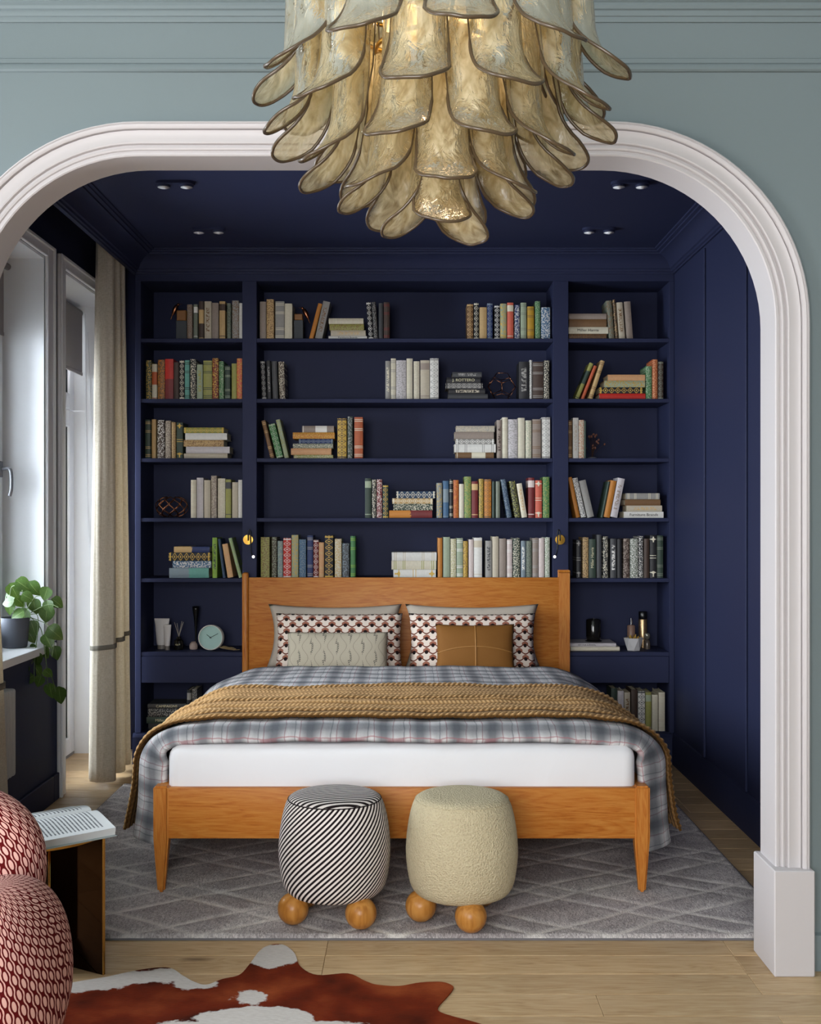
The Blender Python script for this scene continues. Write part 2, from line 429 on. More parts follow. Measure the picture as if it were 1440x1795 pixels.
# front room windows (they carry the daylight of the front room)
w2 = sempty('window_2', 'tall side window of the front room'); ymid = (ya+yb)/2
for (p, q, c, d) in ((ya, ya+.07, wz0, wz1), (yb-.07, yb, wz0, wz1), (ymid-.035, ymid+.035, wz0, wz1), (ya, yb, wz0, wz0+.07), (ya, yb, wz1-.07, wz1)):
    MB().box(FX0-.12, FX0-.06, p, q, c, d, .004).build('frame', WWHITE, w2)
w3 = sempty('window_3', 'wide rear window of the front room'); xm = (rx0+rx1)/2
for (p, q, c, d) in ((rx0, rx0+.07, rz0, rz1), (rx1-.07, rx1, rz0, rz1), (xm-.035, xm+.035, rz0, rz1), (rx0, rx1, rz0, rz0+.07), (rx0, rx1, rz1-.07, rz1)):
    MB().box(p, q, FY0-.12, FY0-.06, c, d, .004).build('frame', WWHITE, w3)

# ------------------------------------------------------------------ bookcase
YK = 6.25
bc = thing('bookcase', 'navy built-in bookcase with three bays filling the wall behind the bed', 'bookcase', (0, YB, 0))
def bpart(name, x0, x1, y0, y1, z0, z1, bev=.0015):
    return MB().box(x0, x1, y0-YB, y1-YB, z0, z1, bev).build(name, NAVY, bc)
SX = [(-1.437, -1.407), (-.878, -.803), (.744, .824), (1.351, 1.376)]
BAYS = [(-1.407, -.878), (-.803, .744), (.824, 1.351)]
SHELF = [2.218, 1.903, 1.593, 1.281, .966, .582, .162]
OT = 2.516
for k, (a, b) in enumerate(SX):
    bpart('stile', a, b, YB, YB+.022, .16, OT)
    bpart('side_panel', a+.0, b-.0, YB+.022, YK, .0, OT)
bpart('top_rail', -1.437, 1.376, YB, YK, OT, 2.556)
bpart('back_panel', -1.437, 1.376, YK, YK+.02, 0, 2.556)
for bi, (a, b) in enumerate(BAYS):
    for si, z in enumerate(SHELF):
        if si == 5: continue
        bpart('shelf', a, b, YB+.004 if si < 6 else YB+.02, YK, z-.020, z)
for bi in (0, 2):
    a, b = BAYS[bi]
    bpart('counter', a, b, YB+.004, YK, .560, .582)
    bpart('drawer_box', a, b, YB+.03, YK, .42, .560)
    bpart('drawer', a+.002, b-.002, YB+.002, YB+.03, .421, .559)
m = MB().prism([(-.02, 0), (.02, 0), (.02, .158), (-.006, .158), (-.012, .150), (-.02, .14)], -1.447, XR-.016, 'yz')
m.build('plinth', NAVY, bc, 30)

# ------------------------------------------------------------------ books
COL = dict(taupe='9a8a7e', greygreen='7c8272', cream='ddd4bc', white='e6e2da', beige='c8bba4', tan='cba873', brown='7a5836', dkbrown='47342a',
    olive='a09e54', black='232225', dkgreen='36463a', green='47804a', sage='a2ad92', teal='68a698', red='cc2c1e', coral='d8664e', maroon='7a2626',
    rust='b85a2e', mustard='c09426', navy='28386a', blue='456a8c', dkblue='2e4560', grey='9c9892', lavender='d2cacb', peach='d8a272', pink='dccbc4',
    charcoal='454547', gold='cfa846', orange='c8802e', lime='8cb040', bluegrey='7e8c94', paper='e6dcc4')
WORD = dict(greygreen='grey-green', dkbrown='dark brown', dkgreen='dark green', dkblue='dark blue', bluegrey='blue-grey', lime='bright green', lavender='off-white', gold='golden')
PATW = dict(p='plain', b='banded', s='mottled', l='labelled', m='mid-labelled', o='ornamented', t='two-tone', x='lettered', c='corner-patterned')
def book_mat(base, pat, acc):
    key = f'book cloth {base} {pat} {acc}'
    if key in MATS: return MATS[key]
    s = NT(key); uv = s.n('ShaderNodeUVMap').outputs[0]; r = s.n('ShaderNodeObjectInfo').outputs['Random']
    x = s.sep(uv); u, v = x[0], x[1]
    cb, ca = lin(COL[base]), lin(COL[acc])
    off = s.math('MULTIPLY', r, 17.0)
    vec = s.comb(s.math('ADD', u, off), s.math('MULTIPLY', v, 7.0), off)
    gr = s.tex('Noise', vec, 3.0, Detail=4)
    c = s.mix(s.math('MULTIPLY', gr.outputs[0], .6), cb, tuple(q*.6 for q in cb[:3])+(1,))
    au = s.math('ABSOLUTE', s.math('SUBTRACT', u, .5))
    def rng(a, b): return s.math('COMPARE', v, (a+b)/2, (b-a)/2)
    f = None
    if pat == 'b':
        for a in (.06, .10, .26, .30, .68, .72, .90, .94):
            q = rng(a-.008, a+.008); f = q if f is None else s.math('MAXIMUM', f, q)
    elif pat == 's':
        n1 = s.tex('Noise', vec, 5.5, Detail=3); f = s.math('GREATER_THAN', n1.outputs[0], .53)
        f = s.math('MULTIPLY', f, .85)
    elif pat == 'l':
        f = s.math('MAXIMUM', rng(.76, .93), s.math('MULTIPLY', rng(.08, .10), 1.0))
    elif pat == 'm':
        f = s.math('MAXIMUM', rng(.42, .78), rng(.03, .05))
    elif pat == 'o':
        w = s.math('MULTIPLY', s.math('COSINE', s.math('MULTIPLY', v, 2*PI*7)), .22)
        d = s.math('LESS_THAN', s.math('ABSOLUTE', s.math('SUBTRACT', au, s.math('ADD', w, .18))), .055)
        dot = s.math('LESS_THAN', s.math('ADD', s.math('MULTIPLY', au, 1.6), s.math('ABSOLUTE', s.math('SINE', s.math('MULTIPLY', v, PI*7)))), .34)
        edge = s.math('MAXIMUM', s.math('MULTIPLY', rng(.02, .05), 1), rng(.95, .98))
        f = s.math('MAXIMUM', s.math('MAXIMUM', d, dot), edge)
    elif pat == 't':
        n1 = s.tex('Noise', vec, 4, Detail=2)
        f = s.math('LESS_THAN', s.math('ADD', v, s.math('MULTIPLY', n1.outputs[0], .1)), .55)
    elif pat == 'x':
        n1 = s.tex('Noise', s.comb(s.math('MULTIPLY', u, 1.5), s.math('MULTIPLY', v, 26.0), off), 1.8, Detail=1)
        f = s.math('MULTIPLY', s.math('GREATER_THAN', n1.outputs[0], .5), s.math('MULTIPLY', s.math('LESS_THAN', au, .26), rng(.2, .84)))
    elif pat == 'c':
        q = s.math('MAXIMUM', rng(.03, .16), rng(.84, .97))
        sta = s.math('LESS_THAN', s.math('MULTIPLY', au, s.math('ABSOLUTE', s.math('SINE', s.math('MULTIPLY', v, PI*7.7)))), .09)
        f = s.math('MAXIMUM', s.math('MULTIPLY', q, sta), s.math('MAXIMUM', rng(.46, .475), rng(.52, .535)))
    if f is not None: c = s.mix(f, c, ca)
    s.base(c); s.p(Roughness=.55); s.bump(gr.outputs[0], .15, .002)
    MATS[key] = s.m; return s.m
def pages_mat():
    s = NT('book pages'); co = s.coord(); w = s.tex('Noise', s.mapv(co, (900, 20, 20)), 1.0, Detail=2)
    s.base(s.mix(w.outputs[0], lin('cfc2a4'), lin('e6dcc4'))); s.p(Roughness=.8); return s.m
PAGES = pages_mat()
def book_mesh(w, d, h, curve=.004):
    """cover shell and page block, standing, spine at y=0 facing -y"""
    t = .0022; m = MB(); bm = m.bm; uvl = bm.loops.layers.uv.verify()
    n = 5; outer = []; inner = []
    outer.append((-w/2, d)); inner.append((-w/2+t, d))
    for i in range(n):
        q = -1+2*i/(n-1); yy = curve*(q*q)
        outer.append((q*w/2, yy)); inner.append((q*(w/2-t), yy+t))
    outer.append((w/2, d)); inner.append((w/2-t, d))
    pts = outer + inner[::-1]; N = len(pts)
    lo = [bm.verts.new((a, b, 0)) for a, b in pts]; hi = [bm.verts.new((a, b, h)) for a, b in pts]
    fs = [bm.faces.new((lo[i], lo[(i+1) % N], hi[(i+1) % N], hi[i])) for i in range(N)]
    k = len(outer)
    for i in range(k-1):
        for A in (lo, hi): fs.append(bm.faces.new((A[i], A[i+1], A[N-2-i], A[N-1-i])))
    for f in fs:
        for l in f.loops: l[uvl].uv = (l.vert.co.x/w+.5, l.vert.co.z/h)
    p = MB().box(-w/2+t+.0003, w/2-t-.0003, curve+t, d-.004, .003, h-.004)
    return m, p
INK = plain('dark lettering', '26231f', .6); INKW = plain('pale lettering', 'd8cfa8', .5)
BOOKS = []
def make_book(x, z, w, d, h, yd, col, pat, acc, ang=0.0, lying=False):
    o = bpy.data.objects.new('book', None); C.objects.link(o); o.empty_display_size = .03
    o.location = (x, yd, z); o.rotation_euler = (0, PI/2 if lying else ang, 0)
    c, p = book_mesh(w, d, h)
    c.build('cover', book_mat(col, pat, acc), o, 40); p.build('pages', PAGES, o)
    return o
ORD = ['top', 'second', 'third', 'fourth', 'fifth', 'sixth', 'lowest']
BAYN = ['window-side bay', 'wide middle bay', 'wall-side bay']
DB = 5.985
def block(ox, oy, sc, shelf, bay, rows, ground=None):
    z0 = SHELF[shelf] if ground is None else ground
    stacks = {}; items = []
    for ln in rows.strip().split('\n'):
        q = ln.split(); k = q[0]
        def px(v): return X(ox+float(v)/sc, DB)
        def pz(v): return Z(oy+float(v)/sc, DB)
        if k == 'u':
            x0, x1 = px(q[1]), px(q[2]); h = pz(q[3])-z0; col, pat, acc = q[4:7]
            w = max(.010, x1-x0-.0012)
            o = make_book((x0+x1)/2, z0+.0004, w, random.uniform(.135, .165), h, DB+random.uniform(0, .008), col, pat, acc)
            items.append((o, col, pat, 'upright', q))
            if len(q) > 7:
                text(q[7].replace('_', ' '), h*.105, INKW, o, (0, -.0008, h*.52), (PI/2, -PI/2, 0))
        elif k == 'n':
            bx0, bx1, tx0, tx1 = [px(v) for v in q[1:5]]; col, pat, acc = q[6:9]; zt = pz(q[5])
            sx = ((tx0+tx1)-(bx0+bx1))/2; a = math.atan2(sx, zt-z0)
            w = (abs(bx1-bx0)+abs(tx1-tx0))/2*math.cos(a)-.0015; 
            L = (zt-z0-w*abs(math.sin(a)))/math.cos(a)
            if a > 0: cx, cz = bx1-w/2*math.cos(a), z0+w/2*math.sin(a)
            else: cx, cz = bx0+w/2*math.cos(a), z0+w/2*math.sin(-a)
            o = make_book(cx, cz+.0005, w, random.uniform(.135, .16), L, DB+random.uniform(0, .006), col, pat, acc, a)
            items.append((o, col, pat, 'leaning', q))
        elif k == 'k':
            stacks.setdefault(q[1], []).append(q)
    for sid, L in stacks.items():
        z = z0+.0004; n = len(L)
        for i, q in enumerate(reversed(L)):
            x0, x1 = px(q[2]), px(q[3]); t = (float(q[5])-float(q[4]))/sc*DB/F*1.03; col, pat, acc = q[6:9]
            o = make_book(x0, z+t/2, t-.0008, random.uniform(.14, .165), x1-x0, DB+random.uniform(0, .008), col, pat, acc, 0, True)
            z += t
            pos = 'topmost' if i == n-1 else ('bottom' if i == 0 else ORD[n-1-i]+' down')
            items.append((o, col, pat, pos+' in flat stack', q))
            if len(q) > 9:
                text(q[9].replace('_', ' '), min(t*.72, .02), INKW if col in ('black', 'dkgreen', 'charcoal') else INK, o, (0, -.0008, (x1-x0)*.5), (PI/2, -PI/2, 0), sx=1.1)
    for o, col, pat, pos, q in items:
        lab = f"{WORD.get(col, col)} {PATW[pat]} book, {pos}, {ORD[shelf]} shelf of {BAYN[bay]}"
        BOOKS.append([o, lab, bay, shelf, col, q[0] == 'k'])

block(230, 480, 6.545, 0, 0, '''
u 640 700 352 taupe s brown
u 712 760 348 greygreen l white
u 772 830 312 dkbrown m tan
u 838 918 314 beige x brown
u 920 1000 330 taupe p taupe
u 1010 1078 314 tan l dkbrown
u 1098 1145 338 greygreen s dkgreen
u 1155 1232 304 grey s brown
u 1236 1274 334 white p white''')
block(230, 480, 6.545, 1, 0, '''
u 165 228 992 dkgreen s gold
u 235 293 1035 cream m rust
u 300 380 985 brown s orange
u 385 482 976 red t maroon
u 485 545 1012 dkbrown p brown
u 553 608 995 black o cream
u 613 668 992 teal b dkgreen
u 677 742 978 black s cream
u 752 820 1040 sage x olive
u 825 925 995 olive b dkgreen
u 930 1000 968 maroon s gold
u 1005 1060 1002 green s sage
u 1072 1135 1055 dkgreen b sage
u 1150 1208 1028 olive p brown
u 1210 1272 970 coral s gold''')
block(440, 490, 5.143, 0, 1, '''
u 78 135 197 taupe p brown
u 140 207 178 tan s brown
u 218 300 195 grey b cream
u 303 372 215 cream p beige
n 520 560 605 645 212 orange p brown
n 573 640 650 718 190 grey x brown
k a 702 1015 328 378 cream b beige
k a 708 1018 380 435 olive s brown
k a 720 1035 440 490 beige x tan
k a 700 1048 492 523 white p white Furniture_Brands
n 1064 1108 1040 1084 205 black o white
n 1110 1148 1090 1128 200 black s grey
u 1152 1192 212 charcoal p black
u 1198 1252 205 dkbrown b maroon''')
block(440, 490, 5.143, 1, 1, '''
n 100 142 84 126 735 black o grey
n 147 186 138 177 730 black x grey
n 196 246 184 234 735 charcoal p black
n 258 312 246 300 740 dkbrown s cream
u 1212 1259 733 grey x cream
u 1262 1308 710 cream b grey
u 1310 1400 728 lavender s grey
u 1403 1460 712 cream p beige
u 1468 1522 737 cream s beige
u 1528 1612 728 beige l taupe
u 1615 1694 710 white o grey''')
block(700, 490, 5.143, 0, 1, '''
u 612 670 220 brown o tan
u 675 720 210 black o cream
u 725 792 250 tan p peach
u 795 845 213 navy o bluegrey
u 860 910 235 black o white
u 912 970 217 sage s gold
u 975 1033 208 coral l cream
u 1042 1090 225 navy s white
u 1097 1150 208 sage b greygreen
u 1157 1218 243 mustard b brown
u 1228 1275 195 green s sage
u 1282 1365 250 blue s white''')
block(700, 490, 5.143, 1, 1, '''
k b 480 745 815 862 charcoal x grey
k b 430 735 864 914 black p grey J._ROTTERO
k b 420 755 915 962 grey o black
k b 445 775 964 1014 black x beige
k b 440 800 1015 1062 charcoal p grey
u 1082 1172 740 black x grey
u 1178 1204 725 white s charcoal
u 1207 1303 740 dkbrown b grey
u 1308 1357 728 black s cream''')
block(980, 490, 6.857, 0, 2, '''
k a 122 575 390 456 taupe p taupe
k a 125 575 458 548 brown p olive
k a 108 595 550 630 cream p cream Miller_Harris
k a 125 575 632 698 brown s dkbrown
n 608 676 572 640 250 greygreen s brown
n 688 718 648 684 240 dkbrown s tan
n 728 806 694 772 270 beige x brown
n 822 898 786 868 260 taupe p brown''')
block(980, 490, 6.857, 1, 2, '''
n 190 240 375 430 995 olive m dkgreen
n 265 305 425 470 1030 rust s coral
n 350 405 505 560 968 tan b brown
k a 595 1043 1110 1182 peach p tan
k a 550 1040 1190 1268 sage s mustard
k a 490 1010 1272 1344 black o gold
k a 490 1045 1348 1418 red p maroon
u 1052 1125 1040 green s sage
u 1130 1192 960 rust s peach
u 1200 1265 985 dkbrown o greygreen''')
block(230, 700, 6.545, 2, 0, '''
u 160 220 235 dkgreen b tan
u 230 280 228 tan p beige
u 298 380 238 dkbrown s white
u 388 452 245 taupe s beige
u 460 508 262 tan s brown
u 515 590 265 dkgreen c gold
k a 602 1060 310 374 olive o gold
k a 620 1100 376 452 white p beige
k a 600 1060 454 528 tan s brown
k a 628 1130 530 606 lavender p white
k a 605 1105 608 665 beige p cream''')
block(230, 700, 6.545, 3, 0, '''
u 683 746 925 cream b beige
u 748 826 900 lavender p grey
u 836 910 928 beige p tan
u 915 980 878 taupe s beige
u 990 1077 908 cream s beige
u 1080 1145 920 olive l charcoal
u 1157 1225 952 beige p pink
u 1227 1274 925 white p white''')
block(440, 700, 5.143, 2, 1, '''
n 176 214 92 130 188 brown b tan
n 232 300 157 217 215 green o sage
n 304 346 222 262 178 sage s olive
k a 460 748 228 286 taupe m white
k a 378 755 288 345 orange s gold
k a 432 740 347 388 navy o bluegrey
k a 378 740 389 430 greygreen s cream
k a 360 725 431 489 peach p tan
k a 385 740 490 522 olive s cream
u 780 862 172 gold o dkbrown
u 872 917 155 dkgreen s grey
u 932 1010 160 rust b cream''')
block(440, 700, 5.143, 3, 1, '''
u 1028 1085 712 dkgreen l sage
u 1092 1130 725 black s cream
u 1135 1184 722 maroon s pink
u 1190 1240 775 dkgreen o gold
k a 1312 1662 818 880 dkblue o cream
k a 1275 1640 882 930 tan o paper
k a 1285 1640 932 990 dkgreen s cream
k a 1248 1636 994 1060 maroon t orange''')
block(700, 700, 5.143, 2, 1, '''
k b 515 862 230 284 beige s grey
k b 500 855 285 347 taupe p grey
k b 512 857 348 394 grey o white
k b 498 872 395 467 white b grey
k b 510 855 469 522 brown m cream
u 882 928 187 taupe x dkbrown
u 931 982 162 cream b beige
u 985 1070 180 lavender s grey
u 1073 1135 167 cream p sage
u 1142 1196 190 cream s sage
u 1203 1280 180 taupe b brown
u 1288 1365 162 white o grey''')
block(700, 700, 5.143, 3, 1, '''
u 338 388 755 bluegrey s gold
u 395 448 735 blue m bluegrey
u 455 487 720 black b cream
u 490 538 728 rust s orange
u 541 585 763 paper p tan
u 588 650 697 olive s green
u 655 712 740 maroon l tan
u 720 762 718 gold s dkgreen
u 768 833 722 orange o brown
u 840 868 740 dkgreen p green
u 873 912 740 greygreen p tan
n 975 1023 918 962 718 dkblue s bluegrey
n 1046 1094 987 1047 733 black s olive
n 1108 1160 1058 1110 755 paper x tan
u 1166 1222 707 maroon l pink
u 1228 1290 730 coral c cream
u 1298 1358 700 green s olive''')
block(980, 700, 6.857, 2, 2, '''
u 107 165 255 brown b tan
u 172 240 222 white x beige
u 243 308 248 cream s rust
u 311 331 260 dkgreen p black''')
block(980, 700, 6.857, 3, 2, '''
n 213 266 114 162 932 orange p tan
n 273 340 168 228 940 white s charcoal
n 348 440 246 328 965 grey p beige
n 500 535 590 620 985 dkgreen p olive
n 538 612 624 700 972 orange p brown
n 620 705 712 805 942 lavender x taupe
k a 808 1215 1118 1190 grey b cream
k a 800 1228 1192 1264 brown p olive
k a 820 1245 1268 1340 beige x tan
k a 785 1262 1342 1415 white p white Furniture_Brands''')
block(230, 900, 6.545, 4, 0, '''
k a 490 900 356 424 navy t tan
k a 432 905 428 520 black o gold
k a 472 915 522 602 blue s white
k a 435 890 604 714 teal t bluegrey
u 928 985 280 lime x dkgreen
n 1052 1084 991 1025 290 dkblue p blue
n 1108 1172 1038 1108 345 peach s tan
n 1236 1274 1110 1155 278 sage s lime''')
block(420, 900, 5.143, 4, 1, '''
u 190 270 215 olive s brown
u 290 335 215 dkbrown s sage
u 342 390 250 bluegrey s sage
u 394 465 223 red o pink
u 468 530 195 sage s gold
u 537 600 235 blue s bluegrey
u 610 662 200 navy b grey
u 665 712 240 maroon o pink
u 715 762 262 peach b tan
u 768 845 200 black o gold
u 858 920 230 cream s mustard
u 927 990 270 charcoal s bluegrey
u 1000 1045 205 green b lime''')
block(670, 900, 4.364, 4, 1, '''
k a 75 418 290 353 white b beige
k a 73 415 354 419 cream b olive
k a 87 412 420 482 white c gold
u 426 463 188 orange p brown
u 468 522 182 sage p white
u 525 568 195 cream s olive
u 571 620 190 sage b white
u 622 658 213 gold s brown
u 663 702 200 pink p beige
u 704 767 187 white l beige
u 792 842 210 grey x charcoal
u 845 893 178 beige p sage
u 897 950 193 taupe p beige
u 955 998 200 pink b white
u 1003 1056 190 dkgreen s cream
u 1064 1102 210 bluegrey x white
u 1105 1147 210 greygreen s dkgreen
u 1152 1197 190 taupe b grey
u 1200 1243 190 pink p taupe
u 1247 1286 185 sage s white''')
block(980, 900, 6.857, 4, 2, '''
u 215 272 320 black c grey
u 290 360 290 tan s dkbrown
u 365 450 310 dkgreen p black Miller_Harris
u 460 520 258 charcoal p black
u 535 595 280 black s cream
u 622 697 305 charcoal x white
u 706 762 310 black p charcoal
u 780 855 305 dkbrown s taupe
u 862 955 305 greygreen s white
u 962 1020 275 black s white
u 1030 1095 305 dkbrown p taupe
u 1100 1177 265 black c cream
u 1185 1262 268 dkgreen b greygreen''')
block(220, 1130, 6.0, 6, 0, '''
k a 230 632 622 672 charcoal p black CAMPAIGNS
k a 232 640 674 758 black s grey
k a 220 632 760 826 dkgreen p black Miller_Harris
k a 240 632 828 905 black x grey
u 645 690 480 black l grey
u 695 750 470 charcoal s grey''')
block(1000, 1130, 7.2, 6, 2, '''
u 520 598 555 dkgreen p black
u 602 680 585 lavender p grey
u 685 760 605 beige x brown
u 775 855 570 dkbrown p brown
u 862 950 590 white o charcoal
u 958 1030 605 olive l sage
u 1037 1113 635 cream p beige
u 1120 1200 605 cream b beige''')
# labels: add a neighbour where two books of one shelf would read alike
from collections import Counter
cnt = Counter(b[1] for b in BOOKS)
for i, b in enumerate(BOOKS):
    lab = b[1]
    if cnt[lab] > 1:
        near = [c for c in (BOOKS[i-1] if i else None, BOOKS[i+1] if i+1 < len(BOOKS) else None) if c and c[2] == b[2] and c[3] == b[3]]
        if near:
            lab = lab.replace(' shelf of ', ' shelf, ').replace(' bay', ' bay') + f", beside {WORD.get(near[0][4], near[0][4])} one"
    tag(b[0], lab, 'book', f"books on the {ORD[b[3]]} shelf of the {BAYN[b[2]]}")
# ------------------------------------------------------------------ rug
RZ = .016
def rug_ridge(x, y):
    """height profile of the carved diamond lines, 0..1"""
    a = (x+.03)/.62; b = (y-3.47)/.40
    wob = .05*noise.noise((x*3, y*3, 1.0))
    best = 9
    for k, sgn in ((0, 1), (1, -1)):
        q = a+sgn*b+wob
        for off in (0.0, .30 if k == 0 else .36):
            d = abs((q+off) % 1.0-.5); d = .5-d
            best = min(best, d)
    return max(0, 1-best/.045)
def rug_mat():
    s = NT('grey carved rug'); co = s.coord(); at = s.n('ShaderNodeAttribute', attribute_name='ridge')
    n1 = s.tex('Noise', co, 2.6, Detail=4, Distortion=1.2); n2 = s.tex('Noise', s.mapv(co, (120, 45, 60), rot=(0, 0, .5)), 1.0, Detail=3, Distortion=2.0)
    n3 = s.tex('Noise', co, 9, Detail=3)
    c = s.ramp(n1.outputs[0], [(.3, lin('aaa09f')), (.55, lin('ccc2bf')), (.72, lin('e2d9d4'))])
    c = s.mix(s.range(n2.outputs[0], .36, .64, 0, .62), c, lin('544d4f'))
    c = s.mix(s.math('MULTIPLY', at.outputs['Fac'], s.range(n3.outputs[0], .3, .7, .25, .95)), c, lin('ece4dc'))
    s.base(c); s.p(Roughness=.95, Specular_IOR_Level=.1, Sheen_Weight=.03); s.bump(n2.outputs[0], .6, .006); return s.m
x0, x1, y0, y1 = -1.375, 1.186, 3.47, 5.45
nu, nv = 260, 200; m = MB(); rid = []
def rugp(i, j):
    x = x0+(x1-x0)*i/(nu-1); y = y0+(y1-y0)*j/(nv-1); r = rug_ridge(x, y)
    rid.append(r)
    e = min(i, nu-1-i, j, nv-1-j); z = RZ-.004*r+.0012*noise.noise((x*25, y*25, 0))
    return (x, y, z if e else 0.004)
m.grid(nu, nv, rugp)
rug = m.build('rug', rug_mat(), None, True)
at = rug.data.attributes.new('ridge', 'FLOAT', 'POINT'); at.data.foreach_set('value', rid)
MB().box(x0-.004, x1+.004, y0-.004, y1+.004, 0, .006, .002).build('backing', plain('rug backing', '6e6a6c', .9), rug)
tag(rug, 'grey carved rug with pale diamond lines lying under the bed', 'rug')

# ------------------------------------------------------------------ bed
BX = -.030; HW = .84; BY0, BY1 = 3.85, 5.925
bed = thing('bed', 'honey oak double bed with plain headboard and tapered legs', 'bed', (BX, BY0, RZ))
def bz(z): return z-RZ
def bb(name, x0, x1, y0, y1, z0, z1, mat=OAKB, bev=.004, seg=2): return MB().box(x0, x1, y0, y1, bz(z0), bz(z1), bev, seg).build(name, mat, bed, 30)
bb('foot_rail', -HW+.05, HW-.05, .006, .034, .200, .372)
for sx in (-1, 1): bb('side_rail', sx*(HW-.008), sx*(HW-.034), .05, BY1-BY0-.04, .205, .372)
bb('slat_base', -HW+.035, HW-.035, .06, BY1-BY0-.05, .27, .30)
for sx in (-1, 1):
    # tapered front legs
    xi = sx*(HW-.052); xo = sx*HW; m = MB()
    a = [(xi, 0), (xo, 0), (xo, .052), (xi, .052)]
    lo = [(sx*(HW-.036), .012), (sx*(HW-.012), .012), (sx*(HW-.012), .038), (sx*(HW-.036), .038)]
    rings = [[(p[0], p[1], bz(.378)) for p in a], [(p[0], p[1], bz(.20)) for p in a], [(p[0], p[1], 0) for p in lo]]
    V = [[m.bm.verts.new(p) for p in r] for r in rings]
    for r, q in zip(V, V[1:]):
        for i in range(4): m.bm.faces.new((r[i], r[(i+1) % 4], q[(i+1) % 4], q[i]))
    m.bm.faces.new(V[0]); m.bm.faces.new(V[-1][::-1])
    bmesh.ops.bevel(m.bm, geom=m.bm.edges[:], offset=.007, segments=3, affect='EDGES')
    m.build('leg', OAKZ, bed, 40)
    # head posts
    m = MB().box(sx*HW, sx*(HW-.033), BY1-BY0-.045, BY1-BY0, 0, bz(1.0), .012, 3); m.build('head_post', OAKZ, bed, 40)
bb('headboard', -HW+.034, HW-.034, BY1-BY0-.036, BY1-BY0-.010, .30, .974, OAKB, .003)

# mattress
m = MB(); 
m.box(-.80, .80, .028, 2.02, bz(.3005), bz(.508), .045, 4)
SHEET = NT('white cotton sheet'); co = SHEET.coord(); nz = SHEET.tex('Noise', co, 3.2, Detail=3, Distortion=1.5)
SHEET.base(lin('e9e7e9')); SHEET.p(Roughness=.8, Sheen_Weight=.03); SHEET.bump(nz.outputs[0], .25, .03)
mt = m.build('mattress', SHEET.m, None, 40, loc=(BX, BY0, RZ)); tag(mt, 'thick mattress in a white fitted sheet on the oak bed', 'mattress')

# cross-section of the covers, from one side over the top to the other
def cover_section(lift, a=.60, rx=.325, rz=.165, top=.572, zb=.135, flare=.03, seg=200):
    pts = []
    rx += lift; rz += lift; top += lift
    right = [(0, top), (a*.5, top+.002), (a, top)]
    for i in range(1, 25):
        t = i/24*PI/2; right.append((a+rx*math.sin(t)**.9, top-rz*(1-math.cos(t))))
    n = 14; zc = top-rz
    for i in range(1, n+1):
        q = i/n; right.append((a+rx+flare*q**1.3, zc+(zb-zc)*q))
    pts = [(-x, z) for x, z in right[::-1]] + right[1:]
    cum = [0]
    for p, q in zip(pts, pts[1:]): cum.append(cum[-1]+math.hypot(q[0]-p[0], q[1]-p[1]))
    out = []; k = 0
    for i in range(seg):
        s = cum[-1]*i/(seg-1)
        while k < len(cum)-2 and cum[k+1] < s: k += 1
        f = (s-cum[k])/(cum[k+1]-cum[k]); p, q = pts[k], pts[k+1]
        tx, tz = q[0]-p[0], q[1]-p[1]; L = math.hypot(tx, tz)
        out.append((p[0]+tx*f, p[1]+tz*f, -tz/L, tx/L, s-cum[-1]/2))
    return out, cum[-1]
NS, NTT = 220, 90
sec, SL = cover_section(0, seg=NS)
TY0, TY1 = 3.90, 5.46
def duvet(i, j):
    x, z, nx, nz, s = sec[i]; t = j/(NTT-1); y = TY0+(TY1-TY0)*t**1.15
    side = min(1, max(0, (abs(x)-.72)/.2))
    d = .010*noise.noise((s*3.0, y*2.2, 3))+.005*noise.noise((s*9, y*5, 8))
    d += side*.014*math.sin(y*16+1.5*noise.noise((y*2, s*2, 5)))
    q = max(0, 1-(y-TY0)/.075)
    d -= (.045*(1-side)+.012*side)*q*q
    yy = y + side*(.06*min(1, (.572-z)/.4))*(1-t)+ .012*noise.noise((s*4, 0, 9))*(1-t)
    hem = 0
    if z < .30: hem = .03*noise.noise((y*3, s*.5, 2))*(.30-z)/.17
    cur = side*.085*max(0, 1-(y-TY0)/.15)**1.5*min(1, max(0, (.565-z)/.12))
    return (BX+x-math.copysign(cur, x)+nx*d, yy, z+nz*d+hem)
